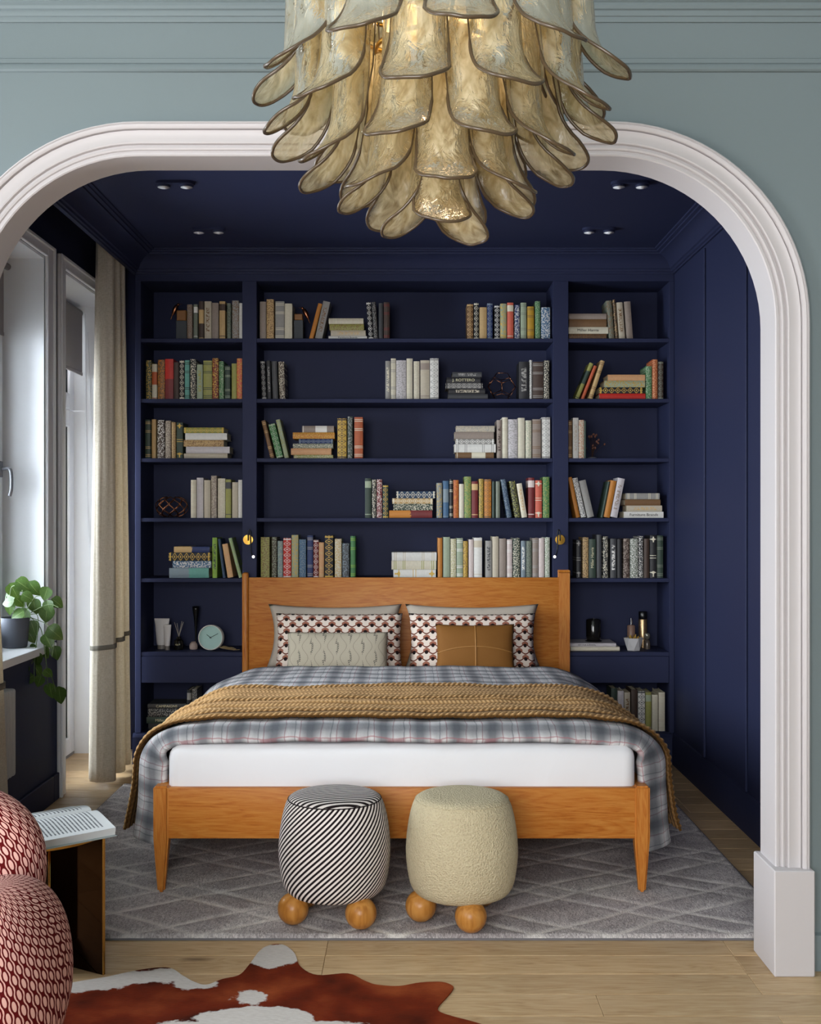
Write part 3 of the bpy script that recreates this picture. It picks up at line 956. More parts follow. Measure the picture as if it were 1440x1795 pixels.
def plaid():
    s = NT('plaid flannel'); uv = s.sep(s.n('ShaderNodeUVMap').outputs[0]); u, v = uv[0], uv[1]
    nzv = s.tex('Noise', s.n('ShaderNodeUVMap').outputs[0], 14, Detail=3); nf = s.tex('Noise', s.n('ShaderNodeUVMap').outputs[0], 160, Detail=2)
    jit = s.math('MULTIPLY', s.math('SUBTRACT', nzv.outputs[0], .5), .02)
    def stripe(c, per, off, wd, soft):
        f = s.math('FRACT', s.math('ADD', s.math('DIVIDE', s.math('ADD', c, jit), per), off)); d = s.math('ABSOLUTE', s.math('SUBTRACT', f, .5))
        return s.range(d, wd/per, (wd+soft)/per, 1, 0)
    P_ = .125
    c = s.mix(nf.outputs[0], lin('f0ecea'), lin('e0dcdc'))
    grey, navy, red = lin('8f8f90'), lin('40464f'), lin('a0646a')
    for k in (u, v):
        c = s.mix(s.math('MULTIPLY', stripe(k, P_, 0, .009, .034), .72), c, navy)
        c = s.mix(s.math('MULTIPLY', stripe(k, P_, .5, .004, .022), .34), c, grey)
        c = s.mix(s.math('MULTIPLY', stripe(k, P_, .28, .0010, .0014), .62), c, red)
        c = s.mix(s.math('MULTIPLY', stripe(k, P_, .72, .0010, .0014), .55), c, red)
        c = s.mix(s.math('MULTIPLY', stripe(k, P_, .44, .001, .0015), .5), c, navy)
    s.base(c); s.p(Roughness=.95, Sheen_Weight=.03, Specular_IOR_Level=.1)
    s.bump(s.math('ADD', s.math('MULTIPLY', nf.outputs[0], .3), nzv.outputs[0]), .35, .008); return s.m
PLAID = plaid()
m = MB()
m.grid(NS, NTT, duvet, uvfn=lambda i, j: (sec[i][4], TY0+(TY1-TY0)*(j/(NTT-1))**1.15))
dv = m.build('duvet', PLAID, None, True)
sol = dv.modifiers.new('thick', 'SOLIDIFY'); sol.thickness = .022; sol.offset = -1
tag(dv, 'grey and white plaid duvet draped over the white mattress', 'duvet')

# knitted throw
NS2, NT2 = 760, 132
sec2, SL2 = cover_section(.016, seg=NS2, zb=.165, flare=.045)
def ty(s, t):
    # the throw runs a little askew
    a = 4.00+.010*math.sin(s*3)+.05*min(1, max(0, (abs(s)-.75)/.5)); b = 4.72+.02*math.sin(s*2.1+1)-.10*min(1, max(0, (abs(s)-.7)/.5))
    return a+(b-a)*t
CAB = [.035, .17, .57, .965]
def braid(s, t):
    h = 0
    for c in CAB:
        d = (t-c)/.040
        if abs(d) < 1.25:
            ph = s/.021*2*PI
            w1 = math.sin(ph/2)*.42; w2 = -w1
            k = max(math.exp(-((d-w1)/.42)**2)*(1+.55*math.cos(ph/2)), math.exp(-((d-w2)/.42)**2)*(1-.55*math.cos(ph/2)))
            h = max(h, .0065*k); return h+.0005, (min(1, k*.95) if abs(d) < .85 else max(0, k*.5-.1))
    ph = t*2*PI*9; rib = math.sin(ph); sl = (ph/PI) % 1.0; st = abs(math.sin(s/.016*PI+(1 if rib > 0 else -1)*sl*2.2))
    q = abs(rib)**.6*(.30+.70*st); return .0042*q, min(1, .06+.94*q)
hv = []
def throw(i, j):
    x, z, nx, nz, s = sec2[i]; t = j/(NT2-1); y = ty(s, t); side = min(1, max(0, (abs(x)-.72)/.2))
    base = .010*noise.noise((s*3.0, y*2.2, 3))+.005*noise.noise((s*9, y*5, 8))+side*.012*math.sin(y*16+1.5*noise.noise((y*2, s*2, 5)))
    fold = .012*math.exp(-((t-.36-.06*math.sin(s*1.7+.6))/.05)**2)
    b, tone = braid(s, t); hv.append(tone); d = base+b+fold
    yy = y+side*.03
    return (BX+x+nx*d, yy, z+nz*d)
def knit():
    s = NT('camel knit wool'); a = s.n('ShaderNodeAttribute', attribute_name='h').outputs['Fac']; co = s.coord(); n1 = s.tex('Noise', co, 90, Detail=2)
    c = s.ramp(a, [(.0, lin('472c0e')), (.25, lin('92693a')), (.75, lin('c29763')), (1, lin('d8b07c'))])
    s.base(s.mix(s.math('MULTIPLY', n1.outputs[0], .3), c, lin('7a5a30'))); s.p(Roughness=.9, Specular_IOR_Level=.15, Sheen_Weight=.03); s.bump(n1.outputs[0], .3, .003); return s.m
m = MB(); m.grid(NS2, NT2, throw)
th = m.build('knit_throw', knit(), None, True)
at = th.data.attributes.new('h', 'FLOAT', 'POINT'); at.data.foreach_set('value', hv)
sol = th.modifiers.new('thick', 'SOLIDIFY'); sol.thickness = .008; sol.offset = -1
tag(th, 'camel brown cable-knit throw laid across the plaid duvet', 'throw')

# ------------------------------------------------------------------ pillows
def pillow(name, w, h, d, mat, loc, tilt, label, rz=0.0, pinch=.06, n=26, wr=.004, seed=0):
    m = MB()
    for sgn in (-1, 1):
        def fn(i, j):
            u = -1+2*i/(n-1); v = -1+2*j/(n-1)
            cu = 1-pinch*(1-abs(v)**2)*.0-pinch*(v*v*-1+1)*abs(u)**6*1.0
            # edges bow inwards between the corners
            x = u*w/2*(1-pinch*(1-v*v)*abs(u)**3); z = v*h/2*(1-pinch*1.2*(1-u*u)*abs(v)**3)
            t = ((1-u*u)*(1-v*v)); t = max(t, 0)**.42
            y = sgn*d/2*t + wr*noise.noise((u*2.2+seed, v*2.2, sgn*3))*(t)
            return (x, y, z)
        m.grid(n, n, fn, uvfn=lambda i, j: ((-.5+i/(n-1))*w, (-.5+j/(n-1))*h))
    bmesh.ops.remove_doubles(m.bm, verts=m.bm.verts[:], dist=1e-5)
    o = m.build(name, mat, None, True, loc=loc, rot=(tilt, 0, rz)); tag(o, label, 'pillow'); return o
LINEN = plain('oatmeal linen', 'b9ad9e', .9, var=.06, bump=.3, bscale=500, spec=.1)
def leafprint():
    s = NT('rust scallop print'); uv = s.sep(s.n('ShaderNodeUVMap').outputs[0]); u, v = uv[0], uv[1]
    a, b = .066, .033
    row = s.math('FLOOR', s.math('DIVIDE', v, b)); odd = s.math('FLOORED_MODULO', row, 2.0)
    uu = s.math('SUBTRACT', s.math('FRACT', s.math('ADD', s.math('DIVIDE', u, a), s.math('MULTIPLY', odd, .5))), .5)
    vv = s.math('SUBTRACT', s.math('FRACT', s.math('DIVIDE', v, b)), .5)
    base = lin('dcccbe'); rust = lin('8e4a30'); dk = lin('241a1a')
    wave = s.math('MULTIPLY', s.math('COSINE', s.math('MULTIPLY', uu, 2*PI)), .22)
    blob = s.math('MULTIPLY', s.math('LESS_THAN', s.math('ABSOLUTE', uu), .27), s.math('LESS_THAN', s.math('SUBTRACT', s.math('MULTIPLY', s.math('ABSOLUTE', s.math('SUBTRACT', vv, .10)), 1.0), wave), .16))
    line = s.math('LESS_THAN', s.math('ABSOLUTE', s.math('SUBTRACT', vv, s.math('SUBTRACT', wave, .18))), .10)
    r2 = s.math('ADD', s.math('POWER', s.math('MULTIPLY', uu, a/b), 2.0), s.math('POWER', s.math('ADD', vv, .16), 2.0))
    dot = s.math('LESS_THAN', r2, .075)
    c = s.mix(s.math('MULTIPLY', blob, .9), base, rust); c = s.mix(line, c, lin('6a3a2c')); c = s.mix(dot, c, dk)
    s.base(c); s.p(Roughness=.9, Specular_IOR_Level=.1); return s.m
def sprig():
    s = NT('beige sprig embroidery'); uv = s.sep(s.n('ShaderNodeUVMap').outputs[0]); u, v = uv[0], uv[1]
    per = .062; odd = s.math('FLOORED_MODULO', s.math('FLOOR', s.math('DIVIDE', u, per)), 2.0)
    wv = s.math('MULTIPLY', s.math('MULTIPLY', s.math('SINE', s.math('MULTIPLY', v, 2*PI/.115)), .015), s.math('SUBTRACT', s.math('MULTIPLY', odd, 2.0), 1.0))
    def ln(off, sg, wd):
        q = s.math('ADD', s.math('ADD', u, off), s.math('MULTIPLY', wv, sg)); f = s.math('FRACT', s.math('DIVIDE', q, per)); d = s.math('ABSOLUTE', s.math('SUBTRACT', f, .5))
        return d, s.math('LESS_THAN', d, wd)
    d1, l1 = ln(0, 1.0, .014)
    d2, _ = ln(per*.5, .35, .01)
    f2 = s.math('FRACT', s.math('ADD', s.math('DIVIDE', v, .0085), s.math('MULTIPLY', d2, 6.0)))
    leaf = s.math('MULTIPLY', s.math('MULTIPLY', s.math('LESS_THAN', f2, .5), s.math('LESS_THAN', d2, .075)), s.math('GREATER_THAN', s.math('SINE', s.math('ADD', s.math('MULTIPLY', v, 2*PI/.085), s.math('MULTIPLY', odd, PI))), -.2))
    co = s.n('ShaderNodeUVMap').outputs[0]; nz = s.tex('Noise', co, 300, Detail=2)
    c = s.mix(nz.outputs[0], lin('b9ae9a'), lin('a99e8a')); c = s.mix(s.math('MULTIPLY', l1, .75), c, lin('5c564c')); c = s.mix(leaf, c, lin('4a4a44'))
    s.base(c); s.p(Roughness=.9, Specular_IOR_Level=.1); s.bump(nz.outputs[0], .3, .003); return s.m
PRINT = leafprint(); SPRIG = sprig()
TILT = math.radians(-14)
pillow('pillow', .68, .325, .12, LINEN, (X(586, 5.74), 5.775, .686), TILT, 'oatmeal linen pillow behind the sprigged cushion', .0, .10, seed=1)
pillow('pillow', .68, .325, .12, LINEN, (X(829, 5.74), 5.775, .686), TILT, 'oatmeal linen pillow behind the brown cushion', .0, .10, seed=5)
pillow('pillow', .63, .288, .11, PRINT, (X(594, 5.62), 5.650, .667), TILT, 'rust scallop print pillow behind the sprigged cushion', .0, .04, seed=2)
pillow('pillow', .63, .288, .11, PRINT, (X(829, 5.62), 5.650, .667), TILT, 'rust scallop print pillow behind the brown cushion', .0, .04, seed=8)
pillow('cushion', .49, .208, .09, SPRIG, (X(591, 5.50), 5.535, .625), math.radians(-16), 'beige lumbar cushion embroidered with dark sprigs and waves', .0, .02, seed=3)
CARAMEL = plain('caramel velvet', '7c5122', .75, var=.08, bump=.15, bscale=300, spec=.2)
cu = pillow('cushion', .385, .250, .11, CARAMEL, (X(834, 5.50), 5.525, .645), math.radians(-16), 'caramel brown cushion divided into four panels by stitched seams', .0, .05, seed=4)
def py(u, v, d=.11): return -d/2*((1-u*u)*(1-v*v))**.42
CARAMEL2 = plain('caramel piping', '9a6a30', .6, var=.04)
MB().tube([(0.0, py(0, -1+2*i/30)-.001, (-1+2*i/30)*.250/2*.94) for i in range(31)], .0035, 6).build('seam', CARAMEL2, cu, True)
MB().tube([((-1+2*i/30)*.385/2*.95, py(-1+2*i/30, .02)-.001, .006-.026*(-1+2*i/30)**2) for i in range(31)], .003, 6).build('seam', CARAMEL2, cu, True)

# ------------------------------------------------------------------ ottomans
def stripes():
    s = NT('black and white striped fabric'); uv = s.sep(s.n('ShaderNodeUVMap').outputs[0]); u, v = uv[0], uv[1]
    q = s.math('FRACT', s.math('ADD', s.math('MULTIPLY', u, 1/.0185), s.math('MULTIPLY', v, -1/.0185*1.05)))
    f = s.range(s.math('ABSOLUTE', s.math('SUBTRACT', q, .5)), .22, .28, 0, 1)
    c = s.mix(f, lin('e2d8d2'), lin('1d1416')); s.base(c); s.p(Roughness=.85, Specular_IOR_Level=.15)
    n1 = s.tex('Noise', s.n('ShaderNodeUVMap').outputs[0], 400, Detail=2); s.bump(n1.outputs[0], .3, .003); return s.m
def boucle():
    s = NT('cream boucle'); co = s.coord(); v1 = s.tex('Voronoi', co, 170); n1 = s.tex('Noise', co, 110, Detail=3, Distortion=2.5)
    h = s.math('ADD', v1.outputs['Distance'], n1.outputs[0])
    s.base(s.ramp(h, [(.3, lin('b9aa8c')), (.75, lin('c0b192')), (1.0, lin('c7b999'))])); s.p(Roughness=.95, Specular_IOR_Level=.08, Sheen_Weight=.03); s.bump(h, .7, .005); return s.m
BALL = wood('ball oak', 'b07636', 'bd8646', '965e26', 'Z', .3, .8, bump=.03)
OPROF = [(.0, .078), (.10, .078), (.133, .082), (.153, .095), (.167, .125), (.1755, .18), (.1775, .22), (.1745, .27), (.167, .32), (.158, .355), (.150, .374), (.141, .385), (.128, .391), (.105, .395), (.06, .398), (.0, .399)]
def ottoman(label, mat, x, y, top_mode, balls, rz):
    o = thing('ottoman', label, 'ottoman', (x, y, RZ+.0014), rz, 'round ottomans at the foot of the bed')
    pr = spline([(a, 0, b) for a, b in OPROF], 4); pr = [(max(p.x, .0005), p.z) for p in pr]
    cum = [0]
    for p, q in zip(pr, pr[1:]): cum.append(cum[-1]+math.hypot(q[0]-p[0], q[1]-p[1]))
    n = 64; m = MB()
    topi = next(i for i, p in enumerate(pr) if p[1] > .378)
    def uvf(i, j):
        r, z = pr[j]; a = 2*PI*i/n
        if j >= topi and top_mode: return (r*math.cos(a)*.7-.01, -r*math.sin(a)*1.0)
        return (a*.165, z)
    ks = [k for k in range(len(pr))]
    m.grid(n, topi+1, lambda i, j: (pr[j][0]*math.cos(2*PI*i/n), pr[j][0]*math.sin(2*PI*i/n), pr[j][1]-.0), closed_u=True, uvfn=lambda i, j: (2*PI*i/n*.165, pr[j][1]))
    m.build('body', mat, o, True)
    m = MB(); q = pr[topi:]
    m.grid(n, len(q), lambda i, j: (q[j][0]*math.cos(2*PI*i/n), q[j][0]*math.sin(2*PI*i/n), q[j][1]), closed_u=True, uvfn=lambda i, j: (q[j][0]*math.cos(2*PI*i/n)*.25, q[j][0]*math.sin(2*PI*i/n)*1.0))
    m.build('seat_top', mat, o, True)
    MB().tube([(.1475*math.cos(2*PI*i/48), .1475*math.sin(2*PI*i/48), .3785) for i in range(48)], .0018, 6, True).build('top_seam', mat, o, True)
    for (bx, by) in balls:
        r = .049; MB().lathe([(r*math.sin(PI*k/14)+1e-4, -r*math.cos(PI*k/14)) for k in range(15)], 24, (bx, by, r)).build('foot', BALL, o, True)
    return o
ottoman('round ottoman in black and white diagonal stripes on oak ball feet', stripes(), X(587, 3.625), 3.625, True, [(-.125, -.065), (.088, -.105), (.06, .115), (-.10, .09)], 0)
ottoman('round ottoman in cream boucle on oak ball feet', boucle(), X(810, 3.615), 3.615, False, [(-.130, -.03), (.022, -.125), (.07, .11), (-.04, .12)], 0)

# ------------------------------------------------------------------ curtains
def linen_curtain():
    s = NT('woven linen curtain'); co = s.coord(); w = s.tex('Noise', s.mapv(co, (60, 60, 420)), 1.0, Detail=2); w2 = s.tex('Noise', s.mapv(co, (420, 420, 60)), 1.0, Detail=2)
    f = s.math('MULTIPLY', w.outputs[0], w2.outputs[0])
    s.base(s.ramp(f, [(.12, lin('c0b5a2')), (.32, lin('dfd6c8'))]))
    s.p(Roughness=.95, Specular_IOR_Level=.05); s.bump(f, .4, .003)
    tl = s.n('ShaderNodeBsdfTranslucent'); tl.inputs[0].default_value = lin('d6c9b2')
    mx = s.n('ShaderNodeMixShader'); mx.inputs[0].default_value = .32
    s.t.links.new(s.b.outputs[0], mx.inputs[1]); s.t.links.new(tl.outputs[0], mx.inputs[2]); s.t.links.new(mx.outputs[0], s.out.inputs[0]); return s.m
CURT = linen_curtain()
def curtain(bot, topp, ztop, label):
    B = spline([(a, b, 0) for a, b in bot], 8); T = spline([(a, b, 0) for a, b in topp], 8); n = len(B); nz = 40
    m = MB()
    def fn(i, j):
        k = j/(nz-1); z = .022+(ztop-.022)*k; p = B[i].lerp(T[i], k**1.2)
        return (p.x+.004*noise.noise((i*.3, z*2, 4)), p.y+.006*noise.noise((i*.2, z*1.5, 7)), z)
    m.grid(n, nz, fn)
    o = m.build('curtain', CURT, None, True); sd = o.modifiers.new('t', 'SOLIDIFY'); sd.thickness = .003
    tag(o, label, 'curtain', 'linen curtains of the alcove')
    m = MB(); nb = 3
    zb = .64
    m.grid(n, nb, lambda i, j: ((lambda p: (p[0]+.0025, p[1]-.0025, zb+.022*j/(nb-1)+.05*(i/n)))((lambda k: (B[i].lerp(T[i], k**1.2).x+.004*noise.noise((i*.3, zb*2, 4)), B[i].lerp(T[i], k**1.2).y+.006*noise.noise((i*.2, zb*1.5, 7))))((zb-.022)/(ztop-.022)))))
    bo = m.build('hem_band', plain('curtain band', '6f685c', .95), o, True); sd = bo.modifiers.new('t', 'SOLIDIFY'); sd.thickness = .006; sd.offset = 0
    return o
bot = [(-1.56, 5.53), (-1.535, 5.46), (-1.50, 5.435), (-1.455, 5.435), (-1.418, 5.46), (-1.43, 5.53), (-1.475, 5.575), (-1.465, 5.62), (-1.425, 5.65), (-1.43, 5.71), (-1.475, 5.745), (-1.46, 5.80), (-1.435, 5.83), (-1.445, 5.88), (-1.475, 5.915)]
topp = [(-1.56, 5.66), (-1.545, 5.62), (-1.525, 5.60), (-1.49, 5.605), (-1.465, 5.625), (-1.475, 5.66), (-1.515, 5.685), (-1.505, 5.71), (-1.468, 5.73), (-1.475, 5.765), (-1.515, 5.79), (-1.50, 5.82), (-1.468, 5.84), (-1.475, 5.87), (-1.50, 5.90)]
curtain(bot, topp, 2.74, 'gathered oatmeal linen curtain between the balcony door and the bookcase')
bot = [(-1.47, 3.46), (-1.44, 3.50), (-1.43, 3.56), (-1.47, 3.60), (-1.46, 3.66), (-1.425, 3.70), (-1.435, 3.76), (-1.475, 3.80), (-1.46, 3.86), (-1.425, 3.90), (-1.43, 3.98), (-1.425, 4.06), (-1.45, 4.085)]
topp = [(-1.50, 3.44), (-1.47, 3.47), (-1.465, 3.51), (-1.50, 3.54), (-1.49, 3.57), (-1.46, 3.60), (-1.465, 3.63), (-1.50, 3.66), (-1.49, 3.69), (-1.46, 3.72), (-1.465, 3.75), (-1.46, 3.80), (-1.48, 3.815)]
curtain(bot, topp, 2.74, 'gathered oatmeal linen curtain hanging behind the arch beside the alcove window')

# roller blind of the transom
rb = thing('roller_blind', 'taupe roller blind half lowered over the balcony door transom', 'blind', (-1.80, 5.75, 2.39))
BLIND = plain('taupe blind fabric', '9a9290', .9, var=.03)
MB().tube([(0, -.40, 0), (0, .44, 0)], .022, 16).build('roller', plain('blind roller', '7c7674', .6), rb, 40)
MB().box(.020, .0225, -.39, .425, -.325, 0).build('fabric', BLIND, rb)
MB().box(.017, .0255, -.39, .425, -.340, -.322, .002).build('hem_bar', BLIND, rb)
m = MB()
pts = spline([(0.03, .452, 0), (.035, .452, -.5), (.045, .45, -1.05), (.06, .447, -1.27), (.085, .447, -1.29), (.095, .447, -1.22), (.07, .449, -.7), (.045, .452, -.1)], 10)
m.tube(pts, .0022, 6); m.build('chain', WWHITE, rb, True)

# blind of the alcove window
rb = thing('roller_blind', 'taupe roller blind partly lowered over the alcove window', 'blind', (-1.770, 4.45, 2.385))
MB().tube([(0, -.56, 0), (0, .56, 0)], .015, 16).build('roller', plain('blind roller', '7c7674', .6), rb, 40)
MB().box(-.0165, -.014, -.55, .55, -.29, 0).build('fabric', BLIND, rb)
MB().box(-.019, -.011, -.55, .55, -.305, -.288, .002).build('hem_bar', BLIND, rb)

# radiator under the sill
ra = thing('radiator', 'white ribbed radiator under the alcove window', 'radiator', (-1.56, 4.0, .0))
RADM = plain('radiator enamel', 'b9b8b8', .35, var=.02)
for k in range(14):
    y = -.02+.034*k; MB().box(-.030, .022, y, y+.028, .28, .62, .011, 3).build('fin', RADM, ra, 40)
MB().box(-.06, -.029, .02, .42, .35, .37).box(-.06, -.029, .02, .42, .52, .54).build('bracket', RADM, ra)
# ------------------------------------------------------------------ chandelier
CHX, CHY = .046, 2.0
ch = thing('chandelier', 'tiered chandelier of curled amber and clear glass petals hanging before the arch', 'chandelier', (CHX, CHY, 2.0))
def petal_mat():
    s = NT('amber petal glass'); uvn = s.n('ShaderNodeUVMap').outputs[0]; uv = s.sep(uvn); u, v = uv[0], uv[1]; co = s.coord()
    n1 = s.tex('Noise', s.mapv(co, (1, 1, .6)), 26, Detail=4, Distortion=1.6); n2 = s.tex('Noise', s.mapv(co, (1, 1, .55)), 60, Detail=3, Distortion=1.2)
    bm_ = s.n('ShaderNodeBump'); s.set(bm_.inputs['Height'], n2.outputs[0]); bm_.inputs['Strength'].default_value = .55; bm_.inputs['Distance'].default_value = .006
    au = s.math('ABSOLUTE', s.math('SUBTRACT', u, .5))
    centre = s.range(au, .20, .50, 1, .12)
    f = s.math('MULTIPLY', centre, s.range(n1.outputs[0], .30, .62, .55, 1.0))
    f = s.math('MULTIPLY', f, s.range(v, .0, .25, .6, .97))
    milk = s.ramp(n1.outputs[0], [(.25, lin('b8a070')), (.5, lin('d6c7a2')), (.8, lin('e6dcc4'))])
    df = s.n('ShaderNodeBsdfDiffuse'); s.set(df.inputs[0], milk); s.t.links.new(bm_.outputs[0], df.inputs['Normal'])
    tl = s.n('ShaderNodeBsdfTranslucent'); s.set(tl.inputs[0], milk)
    ml = s.n('ShaderNodeMixShader'); ml.inputs[0].default_value = .4
    s.t.links.new(df.outputs[0], ml.inputs[1]); s.t.links.new(tl.outputs[0], ml.inputs[2])
    tr = s.n('ShaderNodeBsdfTransparent'); s.set(tr.inputs[0], s.mix(n1.outputs[0], lin('d9c89a'), lin('e9e6da')))
    mx = s.n('ShaderNodeMixShader'); s.set(mx.inputs[0], f); s.t.links.new(tr.outputs[0], mx.inputs[1]); s.t.links.new(ml.outputs[0], mx.inputs[2])
    gl = s.n('ShaderNodeBsdfGlossy'); gl.inputs['Roughness'].default_value = .08; s.t.links.new(bm_.outputs[0], gl.inputs['Normal'])
    fr = s.n('ShaderNodeFresnel'); fr.inputs[0].default_value = 1.5; s.t.links.new(bm_.outputs[0], fr.inputs['Normal'])
    m2 = s.n('ShaderNodeMixShader'); s.set(m2.inputs[0], s.math('MULTIPLY', fr.outputs[0], .7)); s.t.links.new(mx.outputs[0], m2.inputs[1]); s.t.links.new(gl.outputs[0], m2.inputs[2])
    s.t.links.new(m2.outputs[0], s.out.inputs[0]); return s.m
PET = petal_mat(); RIM = plain('dark petal rim', '4a3c2c', .25, var=.1)
def petal_shape(L=.20, w=.044, flare=.066, seed=0):
    """hangs from (0,0,0); outward is -y; returns fn(u in -1..1, v in 0..1)"""
    def fn(u, v):
        vm = 1-.10*abs(u)**3; vv = v*vm
        a = vv*(L+.105)
        if a < L: o, z, th = 0.0, -a, 0.0
        else:
            th = (a-L)/.105*math.radians(56); R = .105/math.radians(56); o = R*(1-math.cos(th)); z = -L-R*math.sin(th)
        k = min(1, max(0, (vv-.45)/.55))
        half = w*(.86+.10*math.sin(vv*PI)+.42*k*k)
        wrap = math.radians(98-46*k)          # how far the sheet curls back
        ang = u*wrap; rad = half/math.sin(min(wrap, PI/2))
        x = rad*math.sin(ang); back = rad*(1-math.cos(ang))
        # the curl goes inwards on the body and upwards on the lip
        y = -o+back*math.cos(th)*.9; zz = z+back*math.sin(th)*.55
        zz += .003*noise.noise((u*2+seed, v*4, 1)); x += .003*noise.noise((u*2, v*4, seed+.5))
        return Vector((x, y, zz))
    return fn
PM = []
for sd in range(4):
    fn = petal_shape(L=.19+.012*sd, seed=sd*3.7); nu_, nv_ = 17, 30
    m = MB(); m.grid(nu_, nv_, lambda i, j: fn(-1+2*i/(nu_-1), j/(nv_-1)), uvfn=lambda i, j: (i/(nu_-1), 1-j/(nv_-1)))
    bmesh.ops.recalc_face_normals(m.bm, faces=m.bm.faces[:])
    bmesh.ops.solidify(m.bm, geom=m.bm.faces[:], thickness=.003) if False else None
    me = bpy.data.meshes.new('petal'); m.bm.to_mesh(me); m.bm.free()
    for p in me.polygons: p.use_smooth = True
    me.materials.append(PET)
    path = [fn(-1, j/20) for j in range(21)] + [fn(-1+2*i/20, 1) for i in range(1, 20)] + [fn(1, 1-j/20) for j in range(21)]
    r = MB().tube(path, [.0014]*15+[.0029]*30+[.0014]*(len(path)-45), 6)
    rm = bpy.data.meshes.new('petal_rim'); r.bm.to_mesh(rm); r.bm.free()
    for p in rm.polygons: p.use_smooth = True
    rm.materials.append(RIM); PM.append((me, rm, sd))
random.seed(21)
#        count, radius of hanging ring, z of lip tip, phase, outward tilt, scale
TIERS = [(11, .262, 2.030, .24, 2, 1.08), (11, .245, 1.955, .70, 3, 1.05), (9, .180, 1.885, .46, 4, 1.02), (7, .110, 1.835, .1, 5, .98), (3, .035, 1.792, .08, 4, .95)]
for n, r, zt, ph, tl, sc in TIERS:
    for k in range(n):
        a = 2*PI*(k+ph)/n + random.uniform(-.04, .04)
        me, rm, sd = PM[random.randrange(4)]
        Lz = (.19+.012*sd)+.08
        zt_ = zt + random.uniform(-.006, .006)
        px, py = r*math.sin(a), -r*math.cos(a)
        rot = Matrix.Rotation(a, 4, 'Z') @ Matrix.Rotation(math.radians(-tl+random.uniform(-2, 2)), 4, 'X')
        o = bpy.data.objects.new('petal', me); C.objects.link(o); o.parent = ch
        o.location = (px, py, zt_+Lz*sc-2.0); o.rotation_euler = rot.to_euler(); o.scale = (sc,)*3
        q = bpy.data.objects.new('petal_rim', rm); C.objects.link(q); q.parent = o
    zr = zt+.275*sc-2.0
    MB().tube([(r*.97*math.cos(2*PI*i/40), r*.97*math.sin(2*PI*i/40), zr) for i in range(40)], .004, 6, True).build('ring', BRASS, ch, True)
MB().tube([(0, 0, -.10), (0, 0, FZ-2.0-.03)], .009, 10).build('stem', BRASS, ch, True)
for k in range(6):
    a = 2*PI*k/6; MB().tube([(0, 0, .28), (.26*math.cos(a), .26*math.sin(a), .325)], .004, 6).build('spoke', BRASS, ch, True)
MB().lathe([(.07, FZ-2.0-.04), (.075, FZ-2.0-.005), (.075, FZ-2.0)], 24).build('ceiling_rose', BRASS, ch, 40)
BULB = NT('warm bulb'); BULB.p(Emission_Color=(1, .72, .42, 1), Emission_Strength=14.0); BULB.base((1, .9, .8, 1))
for k in range(4):
    a = 2*PI*k/4+.5
    MB().lathe([(.001, .10), (.013, .105), (.016, .125), (.012, .15), (.009, .165), (.009, .20), (.001, .20)], 12, (.09*math.cos(a), .09*math.sin(a), .02)).build('bulb', BULB.m, ch, True)
    MB().tube([(.09*math.cos(a), .09*math.sin(a), .22), (.09*math.cos(a), .09*math.sin(a), .29), (0, 0, .30)], .006, 6).build('lamp_holder', BRASS, ch, True)

# ------------------------------------------------------------------ alcove downlights
DLW = plain('downlight white', 'e4e2e4', .4, var=.01)
places = [(-.966, 4.68, 'beside the curtain pocket, over the foot of the bed'), (.903, 4.68, 'near the panelled wall, over the foot of the bed'), (-.961, 5.43, 'beside the curtain pocket, close to the bookcase'), (.898, 5.43, 'near the panelled wall, close to the bookcase')]
for x, y, wh in places:
    o = thing('downlight', 'twin white recessed downlight '+wh, 'ceiling light', (x, y, CZ), 0, 'twin ceiling downlights')
    n = 12; pts = [(.047+.034*math.cos(-PI/2+PI*i/n), .034*math.sin(-PI/2+PI*i/n)) for i in range(n+1)]+[(-.047+.034*math.cos(PI/2+PI*i/n), .034*math.sin(PI/2+PI*i/n)) for i in range(n+1)]
    MB().prism(pts, -.012, 0, 'xy').build('plate', NAVY, o, 40)
    for sx in (-.047, .047):
        MB().lathe([(.026, -.020), (.0275, -.018), (.0275, -.012)], 24, (sx, 0, 0)).build('trim_ring', NAVY, o, 40)
        m = MB(); m.lathe([(.025, -.0215), (.001, -.028)], 24, (sx, 0, 0)); m.build('lens', DLW, o, True)

# ------------------------------------------------------------------ reading lamps on the bookcase stiles
def reading_lamp(px, sgn, label):
    x = X(px, YB); z = Z(946, YB); o = thing('reading_lamp', label, 'wall lamp', (x, YB, z), 0, 'brass reading lamps over the bed')
    MB().lathe([(.0, 0), (.026, 0), (.0265, .004), (.0255, .011), (.0, .012)], 28, m=Matrix.Rotation(PI/2, 4, 'X')).build('mount', BRASS, o, 40)
    pts = spline([(.002*sgn, -.012, 0), (.004*sgn, -.035, .0), (.004*sgn, -.035, .035), (.010*sgn, -.035, .052), (.016*sgn, -.035, .040), (.016*sgn, -.035, 0), (.018*sgn, -.037, -.05), (.024*sgn, -.042, -.074), (.031*sgn, -.046, -.084)], 6)
    MB().tube(pts, .0032, 8).build('gooseneck', plain('black metal', '17171a', .35, .5), o, True)
    E = MATS.get('lamp tip')
    if not E:
        q = NT('lamp tip'); q.base((1, .97, .92, 1)); q.p(Emission_Color=(1, .95, .88, 1), Emission_Strength=1.5); E = MATS['lamp tip'] = q.m
    MB().lathe([(.001, -.007), (.006, -.005), (.0075, 0), (.006, .006), (.001, .008)], 14, (.033*sgn, -.047, -.088)).build('lamp_head', E, o, True)
    return o
reading_lamp(435.5, 1, 'brass disc reading lamp on the window-side stile above the headboard')
reading_lamp(982, -1, 'brass disc reading lamp on the wall-side stile above the headboard')

